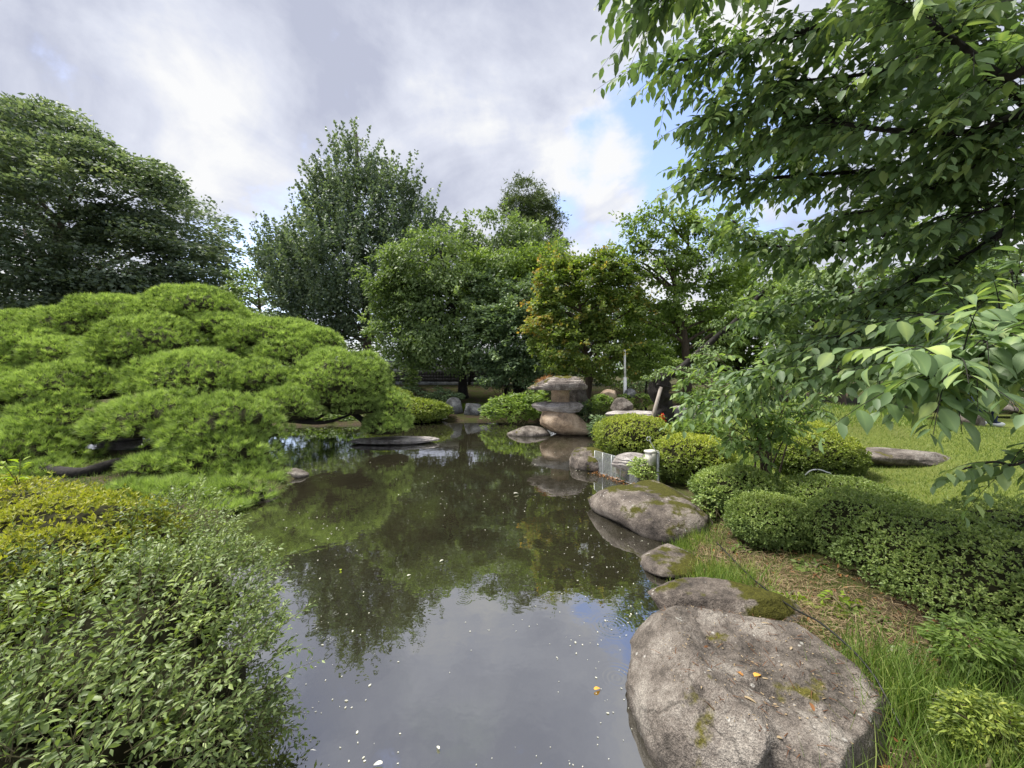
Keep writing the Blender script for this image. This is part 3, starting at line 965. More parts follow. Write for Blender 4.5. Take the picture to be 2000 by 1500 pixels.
# ------------------------------------------------------------------ stone lantern
def lantern():
    d = 12.3
    c = G(1098, 852)
    root = thing('stone_lantern', 'tall lantern of stacked natural stones standing at the water edge', 'stone lantern', (c[0], c[1], 0))
    k = d / F

    def P(px, py):
        return PX(px, py, d)
    # base: a big round boulder that swells left and slides down to the right
    b = P(1100, 818)
    V, Fc = rock_geo((b[0], b[1], b[2] - .06), (0.74, 0.66, 0.66), 91, cuts=16, rough=.09, cut_lo=.56)
    s = sstep(b[0] - 0.1, b[0] + 0.75, V[:, 0])
    V[:, 2] -= s * 0.33 * np.maximum(0, (V[:, 2] + 0.15)) / 0.6
    V[:, 0] += s * 0.30
    part(root, 'base_stone', V, Fc, M['tanstone'], smooth=True)
    q = P(1088, 795)
    V, Fc = rock_geo((q[0], q[1], q[2]), (0.90, 0.66, 0.27), 92, cuts=16, rough=.08, flat_top=.6, cut_lo=.5)
    part(root, 'platform_stone', V, Fc, M['flatstone'], smooth=True)
    f0, f1 = P(1094, 790), P(1094, 756)
    th = np.linspace(0, 2 * math.pi, 24, endpoint=False)
    zz = np.linspace(f0[2] - .05, f1[2] + .10, 10)
    V = []
    for z in zz:
        sq = 1.0 / np.maximum(np.abs(np.cos(th)), np.abs(np.sin(th))) ** 0.7
        V.append(np.stack([f0[0] + .23 * sq * np.cos(th + .5), f0[1] + .22 * sq * np.sin(th + .5), np.full(24, z)], -1))
    V = np.concatenate(V)
    V += (fbm(V * 5, 3, 7) - .5)[:, None] * .05 * np.array([1, 1, 0])
    i = np.arange(9)[:, None] * 24
    j = np.arange(24)[None]
    Q = np.stack([i + j, i + (j + 1) % 24, i + 24 + (j + 1) % 24, i + 24 + j], -1).reshape(-1, 4)
    part(root, 'fire_box', V, Q, M['tanstone'], smooth=True)
    # the cap: a thick layered slab, higher and blunter on the right
    t = P(1089, 752)
    nt, nr = 96, 34
    th = np.linspace(0, 2 * math.pi, nt, endpoint=False)
    edge = 1 + .10 * (fbm(np.stack([np.cos(th) * 2, np.sin(th) * 2, 0 * th], -1), 3, 6) - .5) * 2
    rings = []
    for q in np.linspace(.02, 1, nr):
        x, y = .95 * q * edge * np.cos(th), .70 * q * edge * np.sin(th)
        h = np.interp(x, [-.95, -.72, -.35, -.10, .60, .80, .95], [.05, .16, .31, .39, .40, .31, .15]) * (1 - .55 * q ** 7)
        h = h + .05 * (fbm(np.stack([x * 3, y * 3, 0 * x], -1), 3, 8) - .5)
        stepped = np.floor(h / .085) * .085 + .085 * sstep(.55, 1.0, (h / .085) % 1)
        rings.append(np.stack([x, y, .35 * h + .65 * stepped], -1))
    for q in np.linspace(1, .03, 12):
        x, y = .93 * q * edge * np.cos(th), .68 * q * edge * np.sin(th)
        rings.append(np.stack([x, y, -.03 + .02 * (fbm(np.stack([x * 4, y * 4, 0 * x], -1), 2, 9) - .5) - .05 * (1 - q)], -1))
    V = np.concatenate(rings)
    V = V + (fbm(V * 8, 3, 12) - .5)[:, None] * .035
    m = len(rings)
    i = np.arange(m - 1)[:, None] * nt
    jj = np.arange(nt)[None]
    Fc = np.stack([i + jj, i + nt + jj, i + nt + (jj + 1) % nt, i + (jj + 1) % nt], -1).reshape(-1, 4)[:, ::-1]
    t = P(1089, 758)
    V = V + t
    cap = part(root, 'cap_stone', V, Fc, M['capstone'], smooth=True)
    # tuft of orange needles and moss lying on the cap
    n = 260
    p = np.stack([t[0] - .45 + RNG.normal(0, .12, n), t[1] - .15 + RNG.normal(0, .18, n), np.full(n, t[2] + .30)], -1)
    p[:, 2] += 0.45 * (p[:, 0] - t[0] + .45)
    dd = rdir(n) * [1, 1, .5] + [0, 0, .5]
    V, Fc, tn = leaves(p, dd, rdir(n), RNG.uniform(.06, .16, n), .012, T_NEEDLE, RNG.uniform(.3, 1, n))
    part(cap, 'needle_litter', V, Fc, M['litter'], tn, kind='stuff')


lantern()


# ------------------------------------------------------------------ foliage builders
def lobe_px(px, py, d, rx, ry, rd=None):
    """An ellipsoid (centre, radii) given as it measures in the photograph at distance d."""
    k = d / F
    return (PX(px, py, d), np.array([rx * k, (rd if rd is not None else rx) * k, ry * k]))


def sublobes(lobes, n, r, flat=0.7, rng=None, zmin=None, inner=0.85, back=0.35):
    """n small lobes spread evenly over the front of the big lobes, some deeper inside."""
    rng = rng or RNG
    vol = np.array([(l[1][0] * l[1][2]) for l in lobes])
    out = []
    tries = 0
    while len(out) < n and tries < n * 20:
        tries += 1
        c, R = lobes[rng.choice(len(lobes), p=vol / vol.sum())]
        rho, th = (math.sqrt(rng.uniform()) if rng.uniform() < .7 else rng.uniform(.82, 1.0)), rng.uniform(0, 2 * math.pi)
        dep = math.sqrt(max(0.0, 1 - rho * rho))
        u = np.array([rho * math.cos(th), -dep * (1 if rng.uniform() > back * .5 else -1), rho * math.sin(th)])
        p = c + u * R * np.array([inner, inner * rng.uniform(.35, 1.0), inner]) * rng.uniform(.9, 1.06)
        if zmin is not None and p[2] < zmin:
            continue
        if p[1] > 2 and abs(p[0]) > 1.55 * p[1]:        # far outside the view
            continue
        rr = r * rng.uniform(0.65, 1.3)
        out.append((p, np.array([rr, rr, rr * flat]), u))
    return out


def spray_leaves(style, subs, per, leaf, rng, center, tone_mu=0.45, aspect=0.6, hole=0.0, shoot=1.0):
    """Leaf positions for sprays on small lobes. Returns pos, dir, nrm, L, tone."""
    ns = len(subs)
    C = np.array([s[0] for s in subs])
    R = np.array([s[1] for s in subs])
    U = np.array([s[2] for s in subs])
    idx = np.repeat(np.arange(ns), per)
    n = len(idx)
    stone = np.clip(rng.normal(tone_mu, 0.13, ns), 0.05, 0.95)
    v = nrmz(rng.normal(size=(n, 3)) + U[idx] * 0.55 + np.array([0, 0, 0.25]))
    q = 1 - np.abs(rng.normal(0, 0.22, n))
    base = C[idx] + v * R[idx] * np.clip(q, 0.05, 1.05)[:, None]
    out = nrmz(base - center)
    if style == 'flat':
        d = nrmz(out * [1, 1, .25] + rng.normal(0, .55, (n, 3)) * [1, 1, .45] + [0, 0, -.12])
        nr = nrmz(np.array([0, -.25, .8]) + rng.normal(0, .55, (n, 3)))
    elif style == 'shoot':
        d = nrmz(rng.normal(size=(n, 3)) + [0, 0, .2])
        nr = nrmz(rng.normal(size=(n, 3)) + out * .6 + [0, 0, .4])
    elif style == 'droop':
        d = nrmz(out * [.7, .7, .1] + rng.normal(0, .5, (n, 3)) + [0, 0, -.65])
        nr = nrmz(out * .9 + np.array([0, 0, .7]) + rng.normal(0, .45, (n, 3)))
    else:  # tuft
        d = nrmz(v * .8 + rng.normal(0, .45, (n, 3)) + [0, 0, .45])
        nr = nrmz(rng.normal(size=(n, 3)) + [0, 0, .5])
    L = leaf * rng.uniform(.7, 1.3, n)
    tone = np.clip(stone[idx] + rng.normal(0, .16, n), 0, 1)
    return base, d, nr, L, tone


def limbs_geo(base, forks, r0, targets, rng, bend=0.15, sides=7):
    """Trunk polyline 'forks' plus limbs that rise from it to each target."""
    g = Geo()
    tr = spline(forks, 8)
    n = len(tr)
    rr = r0 * (1 - 0.72 * np.linspace(0, 1, n)) * (1 + 0.45 * np.exp(-np.linspace(0, 1, n) * 14))
    g2 = Geo()
    g2.add(*tube(tr, rr, 12))
    for tg in targets:
        tg = np.asarray(tg)
        z = tg[2] - 0.5 * np.hypot(*(tg[:2] - tr[-1][:2]))
        i = int(np.clip(np.argmin(np.abs(tr[:, 2] - z)), n * 0.22, n - 1))
        a = tr[i]
        m = a * .5 + tg * .5 + np.array([0, 0, .08 * np.linalg.norm(tg - a)]) + rng.normal(0, bend, 3) * np.linalg.norm(tg - a) * .35
        pts = spline([a, m, tg], 6)
        g.add(*tube(pts, np.linspace(rr[i] * .55, 0.018 + r0 * .04, len(pts)), sides, cap=False))
    return g2.get(), (g.get() if g.n else None)


def far_tree(name, label, cat, base_px, d, lobes, style, n_sub, sub_r, per, leaf, mat, r0, bark='bark', seed=1, tone=.45, aspect=.6, n_limb=14,
             flat=.7, fork_top=None, group=None, extra=None, template=T_DIAMOND, zmin=None, inner=.85, trunk_px=None, back=.35, lean=None):
    rng = np.random.default_rng(seed)
    b = PX(base_px, 750, d)
    b[2] = gz1(b[0], b[1]) - .05
    LB = [lobe_px(*l) for l in lobes]
    ctr = np.mean([l[0] for l in LB], 0)
    root = thing(name, label, cat, b, group)
    top = ctr + np.array([0, 0, 0.35 * max(l[1][2] for l in LB)])
    if trunk_px:
        forks = [b] + [PX(*t) for t in trunk_px]
    else:
        forks = [b, b * .55 + top * .45 + rng.normal(0, .1, 3), top]
    subs = sublobes(LB, n_sub, sub_r * d / F, flat, rng, zmin=zmin, inner=inner, back=back)
    pick = rng.choice(len(subs), min(n_limb, len(subs)), replace=False)
    (tv, tf), lim = limbs_geo(b, forks, r0, [subs[i][0] for i in pick], rng)
    part(root, 'trunk', tv, tf, M[bark], smooth=True)
    if lim:
        part(root, 'limbs', lim[0], lim[1], M[bark], smooth=True, kind='stuff')
    P, D, Nn, L, tn = spray_leaves(style, subs, per, leaf, rng, ctr, tone)
    if extra is not None:
        P2, D2, N2, L2, t2 = extra(rng, LB, ctr)
        P, D, Nn, L, tn = [np.concatenate(z) for z in ((P, P2), (D, D2), (Nn, N2), (L, L2), (tn, t2))]
    V, Fc, tv_ = leaves(P, D, Nn, L, L * aspect, template, tn)
    part(root, 'crown', V, Fc, M[mat], tv_, kind='stuff')
    return root


def sprigs(n, m, ln0, ln1, leaf, lift=.25, spread=.06):
    """Leafy shoots that break the outline of a crown."""
    def f(rng, LB, ctr):
        P, D, L, T = [], [], [], []
        w = np.array([l[1][0] * l[1][2] for l in LB])
        for i in range(n):
            c, R = LB[rng.choice(len(LB), p=w / w.sum())]
            u = rng.normal(size=3) * [1, .6, 1]
            u[2] += .25
            u /= np.linalg.norm(u)
            if u[1] > .45:
                continue
            a = c + u * R * rng.uniform(.80, 1.0)
            ax = nrmz(u * [1, 1, .6] + [0, 0, lift] + rng.normal(0, .35, 3))
            t = rng.uniform(0, 1, m)
            ln = rng.uniform(ln0, ln1)
            P.append(a + ax * (t * ln)[:, None] + np.array([0, 0, -.25 * ln]) * (t ** 2)[:, None] + rng.normal(0, spread, (m, 3)))
            D.append(nrmz(rng.normal(0, .7, (m, 3)) + ax * .6 + [0, 0, -.3]))
            L.append(leaf * rng.uniform(.7, 1.25, m))
            T.append(np.clip(rng.normal(.55, .14) + rng.normal(0, .15, m), 0, 1))
        P, D = np.concatenate(P), np.concatenate(D)
        return P, D, nrmz(rng.normal(size=P.shape) + [0, -.3, .6]), np.concatenate(L), np.concatenate(T)
    return f


# ---- background trees, back to front
far_tree('zelkova_tree', 'huge dark green broad domed tree filling the far left sky', 'tree', 90, 32,
         [(60, 565, 32, 388, 318, 260), (40, 600, 31, 360, 60, 220), (300, 560, 31, 150, 130, 140), (330, 600, 30, 125, 60, 120), (-100, 420, 33, 200, 200, 200)], 'flat', 800, 42, 200, 0.32, 'zelkova', 0.9, seed=11, tone=.45, flat=.42, n_limb=14, aspect=.55, zmin=1.5, inner=.97, extra=sprigs(260, 40, .6, 1.6, .3, .3, .25))


def ginkgo_shoots(rng, LB, ctr):
    """Long upright shoots that fringe the crown."""
    n, m = 1050, 52
    P, D, L, T = [], [], [], []
    k = 25 / F
    for i in range(n):
        c, R = LB[rng.choice(len(LB), p=np.array([l[1][0] * l[1][2] for l in LB]) / sum(l[1][0] * l[1][2] for l in LB))]
        u = rng.normal(size=3)
        u[2] = abs(u[2]) * 1.0 - .30
        u /= np.linalg.norm(u)
        if u[1] > .4:
            continue
        a = c + u * R * rng.uniform(.72, .98)
        ax = nrmz(u * [.42, .42, .2] + [0, 0, .85] + rng.normal(0, .12, 3))
        ln = rng.uniform(1.0, 2.5)
        t = rng.uniform(0, 1, m)
        p = a + ax * (t * ln)[:, None] + rng.normal(0, .075, (m, 3)) * (1.3 - t)[:, None]
        P.append(p)
        D.append(nrmz(rng.normal(size=(m, 3)) + ax * .4))
        L.append(rng.uniform(.12, .2, m))
        T.append(np.clip(rng.normal(.5, .12) + rng.normal(0, .15, m), 0, 1))
    P, D = np.concatenate(P), np.concatenate(D)
    return P, D, nrmz(rng.normal(size=P.shape) + [0, -.3, .4]), np.concatenate(L), np.concatenate(T)


far_tree('ginkgo_tree', 'tall blue green tree with spiky upright shoots behind the pine', 'tree', 718, 25,
         [(705, 545, 25, 150, 118, 120), (705, 440, 25, 95, 100, 80), (585, 545, 25, 60, 80, 60), (830, 485, 25, 55, 65, 60), (692, 345, 25, 38, 62, 35), (548, 530, 25.5, 30, 60, 40), (640, 600, 24.5, 110, 65, 80), (745, 600, 24.5, 100, 65, 80), (642, 410, 25, 42, 55, 40), (768, 405, 25, 44, 55, 40)],
         'shoot', 300, 26, 130, 0.16, 'ginkgo', 0.34, 'bark_pale', seed=12, tone=.42, aspect=.8, n_limb=26, extra=ginkgo_shoots, zmin=3.9, inner=.78, trunk_px=[(718, 690, 25), (714, 600, 25), (702, 420, 25), (695, 260, 25)])
far_tree('broadleaf_tree', 'pale green feathery tree in the gap between dome tree and spiky tree', 'tree', 520, 29,
         [(505, 585, 29, 58, 62, 50), (480, 540, 29, 25, 20, 25), (545, 600, 28, 50, 70, 50), (490, 640, 28, 60, 40, 50)], 'flat', 80, 20, 120, 0.2, 'cherry_far', 0.22, seed=13, tone=.6, flat=.4, n_limb=18)
far_tree('conifer_tree', 'distant dark conifer with tufted branches, tallest above the middle trees', 'tree', 1036, 33,
         [(1030, 390, 33, 32, 30, 25), (1036, 425, 33, 48, 35, 35), (1042, 470, 33, 52, 45, 40), (1060, 430, 33, 30, 20, 25), (1010, 410, 33, 25, 20, 25), (1040, 530, 33, 60, 50, 40)], 'tuft', 130, 15, 130, 0.26, 'conifer', 0.3, seed=14, tone=.5, aspect=.25, n_limb=20, extra=sprigs(220, 40, .6, 1.5, .3, .5, .14))
far_tree('broadleaf_tree', 'dark rounded tree just in front of the distant conifer', 'tree', 985, 23,
         [(965, 480, 23, 62, 62, 55), (1030, 500, 23, 65, 55, 55), (990, 570, 23, 100, 80, 70), (1070, 560, 23, 50, 60, 50), (915, 540, 23, 45, 60, 40)], 'droop', 150, 28, 170, 0.19, 'cherry_far', 0.25, 'bark_dark', seed=15, tone=.36, n_limb=24, extra=sprigs(300, 26, .5, 1.3, .19))
far_tree('broadleaf_tree', 'yellow green drooping sprays in the crown beside the orange tinted maple', 'tree', 990, 19.5,
         [(985, 525, 19.5, 75, 30, 45), (1060, 520, 19.5, 55, 28, 40), (940, 560, 19.5, 40, 30, 30)], 'droop', 70, 22, 120, 0.15, 'light_leaf', 0.12, 'bark_dark', seed=16, tone=.45, n_limb=16, extra=sprigs(160, 26, .5, 1.2, .14))
far_tree('cherry_tree', 'spreading light green cherry with a short black trunk on the far bank', 'tree', 904, 19,
         [(845, 530, 19, 85, 75, 70), (800, 590, 19, 65, 70, 60), (890, 600, 18.6, 90, 80, 70), (870, 670, 18.5, 90, 55, 60), (780, 660, 18.6, 60, 40, 50), (930, 680, 18.5, 60, 45, 50), (760, 560, 19, 45, 60, 40)],
         'droop', 190, 26, 160, 0.155, 'cherry_far', 0.22, 'bark_dark', seed=17, tone=.47, n_limb=34, zmin=2.35, extra=sprigs(420, 26, .4, 1.1, .15), trunk_px=[(903, 720, 19), (898, 660, 19), (880, 580, 19), (860, 490, 19)])
far_tree('evergreen_tree', 'dark glossy evergreen behind the lantern and left of the maple', 'tree', 1010, 17.5,
         [(985, 660, 17.5, 75, 70, 60), (1035, 640, 18, 60, 90, 55), (1000, 720, 17, 70, 45, 50), (960, 600, 18.5, 55, 60, 45), (1060, 720, 17, 50, 50, 40)], 'flat', 150, 25, 150, 0.155, 'dark_leaf', 0.17, 'bark_dark', seed=18, tone=.42, flat=.5, n_limb=22, zmin=1.6, extra=sprigs(220, 24, .4, 1.0, .15))


def maple_tone(root):
    """The maple's foliage turns orange where it faces left."""
    o = [c for c in root.children if c.name.startswith('crown')][0]
    me = o.data
    co = np.empty(len(me.vertices) * 3, np.float32)
    me.vertices.foreach_get('co', co)
    co = co.reshape(-1, 3) + np.array(root.location, np.float32)
    tn = np.empty(len(me.vertices), np.float32)
    me.attributes['tone'].data.foreach_get('value', tn)
    # px of each vertex at its own distance, for the colour boundary inside the crown
    x = co[:, 0]
    nse = fbm(co * 0.9, 3, 4)
    turn = sstep(1.55, 0.5, x + 2.2 * (nse - .5)) * sstep(2.2, 3.6, co[:, 2] + (nse - .5) * 2)
    tn = np.clip(tn * 0.9 + 0.30 * turn, 0, 1)
    me.attributes['tone'].data.foreach_set('value', tn)


mp_ = far_tree('maple_tree', 'maple turning orange on its left side behind the stone lantern', 'tree', 1150, 14,
               [(1120, 600, 14, 72, 85, 60), (1090, 560, 14, 45, 50, 40), (1160, 560, 14, 60, 60, 50), (1200, 620, 14, 58, 85, 50), (1150, 690, 13.6, 95, 60, 60), (1070, 640, 14, 38, 60, 35), (1080, 525, 14.2, 22, 35, 22), (1215, 550, 14.4, 35, 40, 30), (1165, 520, 14.2, 30, 32, 25)],
               'flat', 230, 19, 115, 0.110, 'maple', 0.11, 'bark', seed=19, tone=.27, flat=.55, n_limb=36, zmin=1.75, aspect=.75, extra=sprigs(330, 24, .3, .8, .10, .35, .05), trunk_px=[(1147, 720, 14), (1140, 660, 14), (1130, 580, 14), (1120, 520, 14)])
maple_tone(mp_)
# its second stem
b0 = PX(1143, 750, 14); b0[2] = gz1(b0[0], b0[1])
st = spline([b0, PX(1158, 720, 14), PX(1175, 650, 14), PX(1190, 570, 14)], 8)
tv_, tf_ = tube(st, np.linspace(.085, .02, len(st)), 8)
part(mp_, 'trunk', tv_, tf_, M['bark'], smooth=True)

far_tree('cherry_tree', 'airy yellow green cherry whose bare fork shows against the white cloud', 'tree', 1345, 15,
         [(1300, 440, 15, 70, 28, 45), (1370, 450, 15, 60, 30, 45), (1230, 480, 15, 38, 28, 30), (1290, 510, 15, 90, 38, 55), (1380, 520, 15, 80, 45, 55), (1250, 570, 15, 40, 28, 35), (1340, 590, 15, 100, 35, 55), (1420, 590, 15, 60, 60, 50), (1280, 620, 15, 60, 35, 50)],
         'droop', 190, 17, 62, 0.145, 'light_leaf', 0.16, 'bark', seed=20, tone=.45, n_limb=44, zmin=3.0, inner=.8, extra=sprigs(300, 18, .4, 1.0, .14), trunk_px=[(1338, 670, 15), (1322, 590, 15), (1318, 530, 15), (1345, 480, 15)])
far_tree('cherry_tree', 'full green cherry behind the old propped trunk', 'tree', 1440, 16.5,
         [(1290, 660, 16.5, 70, 55, 55), (1370, 650, 16.5, 90, 55, 55), (1450, 640, 16.5, 90, 70, 60), (1540, 610, 16, 90, 90, 60), (1640, 640, 16, 90, 90, 60), (1480, 540, 17, 80, 60, 60)],
         'droop', 190, 28, 130, 0.17, 'light_leaf', 0.24, 'bark_dark', seed=21, tone=.25, n_limb=24, zmin=1.9)
far_tree('broadleaf_tree', 'bright yellow green low tree right of the white pole', 'tree', 1265, 13.4,
         [(1265, 695, 13.4, 42, 24, 30), (1240, 720, 13.4, 34, 22, 26), (1300, 715, 13.2, 40, 26, 28)], 'flat', 70, 13, 110, 0.085, 'light_leaf', 0.05, 'bark_dark', seed=22, tone=.6, flat=.45, n_limb=14)
far_tree('broadleaf_tree', 'shaded dark tree beyond the lawn at the right edge', 'tree', 1830, 14,
         [(1760, 640, 14, 140, 110, 90), (1900, 620, 14, 150, 130, 90), (1640, 690, 14.5, 90, 70, 60), (1850, 730, 13.5, 160, 50, 70), (2050, 680, 14, 130, 120, 80)], 'droop', 190, 32, 130, 0.17, 'dark_leaf', 0.2, 'bark_dark', seed=23, tone=.5, n_limb=22, zmin=1.45)
far_tree('broadleaf_tree', 'grey barked tree with one thick trunk behind the lawn rocks', 'tree', 1642, 11.5,
         [(1600, 640, 11.5, 120, 60, 60), (1720, 600, 11.5, 110, 80, 60), (1560, 560, 11.5, 80, 60, 60)], 'droop', 120, 26, 90, 0.13, 'cherry_far', 0.17, 'bark', seed=24, tone=.45, n_limb=22, zmin=2.2, trunk_px=[(1640, 740, 11.5), (1650, 660, 11.5), (1680, 560, 11.5)])
far_tree('broadleaf_tree', 'dark low tree filling the gap under the spiky tree', 'tree', 625, 26,
         [(610, 650, 26, 70, 45, 50), (690, 660, 27, 60, 40, 50), (560, 650, 27, 60, 40, 50)], 'flat', 90, 24, 110, 0.2, 'dark_leaf', 0.16, 'bark_dark', seed=25, tone=.4, n_limb=14, flat=.5)
far_tree('broadleaf_tree', 'dull green tree at the back between cherry and maple', 'tree', 1120, 24,
         [(1110, 600, 24, 100, 80, 60), (1190, 640, 24, 100, 70, 60), (1050, 660, 24, 80, 60, 60), (1250, 660, 24, 90, 50, 60)], 'droop', 150, 28, 120, 0.2, 'dark_leaf', 0.2, 'bark_dark', seed=26, tone=.5, n_limb=14)


def far_wood():
    """Low distant belt of trees round the horizon, one mass."""
    rng = np.random.default_rng(77)
    n = 420
    ang = rng.uniform(-1.25, 1.25, n)
    rr = rng.uniform(60, 85, n)
    subs = []
    for a, r in zip(ang, rr):
        h = rng.uniform(0.5, 4.2)
        u = np.array([-math.sin(a), -math.cos(a), .2])
        subs.append((np.array([r * math.sin(a), r * math.cos(a), 1.0 + h * .6]), np.array([2.8, 2.8, 1.6]), u / np.linalg.norm(u)))
    P, D, Nn, L, tn = spray_leaves('flat', subs, 60, 0.75, rng, np.array([0, 120, 0]), .4)
    V, Fc, tv = leaves(P, D, Nn, L, L * .6, T_DIAMOND, tn)
    link('distant_woods', make_mesh('distant_woods', V, Fc, M['dark_leaf'], tv), kind='stuff')


far_wood()


# ------------------------------------------------------------------ garden wall far behind
def garden_wall():
    a = PX(735, 735, 23.5)
    b = PX(985, 735, 22.0)
    z0 = gz1((a[0] + b[0]) / 2, 22.5) - .1
    L = np.hypot(*(b - a)[:2])
    rot = math.atan2(b[1] - a[1], b[0] - a[0])
    mid = (a + b) / 2
    root = thing('garden_wall', 'low tiled wall with a white band and grey coping behind the black trunk', 'wall', (mid[0], mid[1], z0))
    zt = 2.55

    def pc(name, z, h, w, mat, ln=L, off=0.0, kind=None):
        nrm_ = np.array([math.sin(rot), -math.cos(rot), 0])
        V, Q = box(np.array([mid[0], mid[1], z]) + nrm_ * off, (ln, w, h), rot)
        return part(root, name, V, Q, M[mat], kind=kind)
    pc('footing', z0 + .1, .35, .50, 'greystone')
    pc('wall_core', (z0 + zt) / 2, zt - z0 - .3, .30, 'wall_joint')
    pc('plaster_band', zt - .36, .34, .34, 'plaster')
    # square dark tiles on the face, a few pixels each
    g = Geo()
    dirv = np.array([math.cos(rot), math.sin(rot), 0])
    nrm_ = np.array([math.sin(rot), -math.cos(rot), 0])
    s = .18
    nx = int(L / s)
    rows = np.arange(z0 + .33, zt - .62, s)
    for i in range(nx):
        for z in rows:
            c = np.array([mid[0], mid[1], z + s / 2]) + dirv * ((i + .5) * s - L / 2) + nrm_ * .16
            g.add(*box(c, (s * .88, .03, s * .88), rot))
    part(root, 'face_tiles', *g.get(), M['wall_dark'], kind='stuff')
    g = Geo()
    for sgn in (-1, 1):
        for k in range(int(L / .22)):
            c = np.array([mid[0], mid[1], zt - .06]) + dirv * ((k + .5) * .22 - L / 2) + nrm_ * (.17 * sgn)
            t = np.array(Matrix.Rotation(math.radians(22 * sgn), 3, 'X'))
            g.add(*box(c, (.20, .36, .05), rot, t))
    part(root, 'coping_tiles', *g.get(), M['roof_tile'], kind='stuff')
    V, Q = box((mid[0], mid[1], zt + .06), (L, .16, .10), rot)
    part(root, 'ridge', V, Q, M['roof_tile'])
    for q in (.25, .75):
        c = a * (1 - q) + b * q + nrm_ * .2
        V, Q = box((c[0], c[1], (z0 + zt) / 2 - .1), (.16, .16, zt - z0 - .2), rot)
        part(root, 'post', V, Q, M['wall_joint'])


garden_wall()


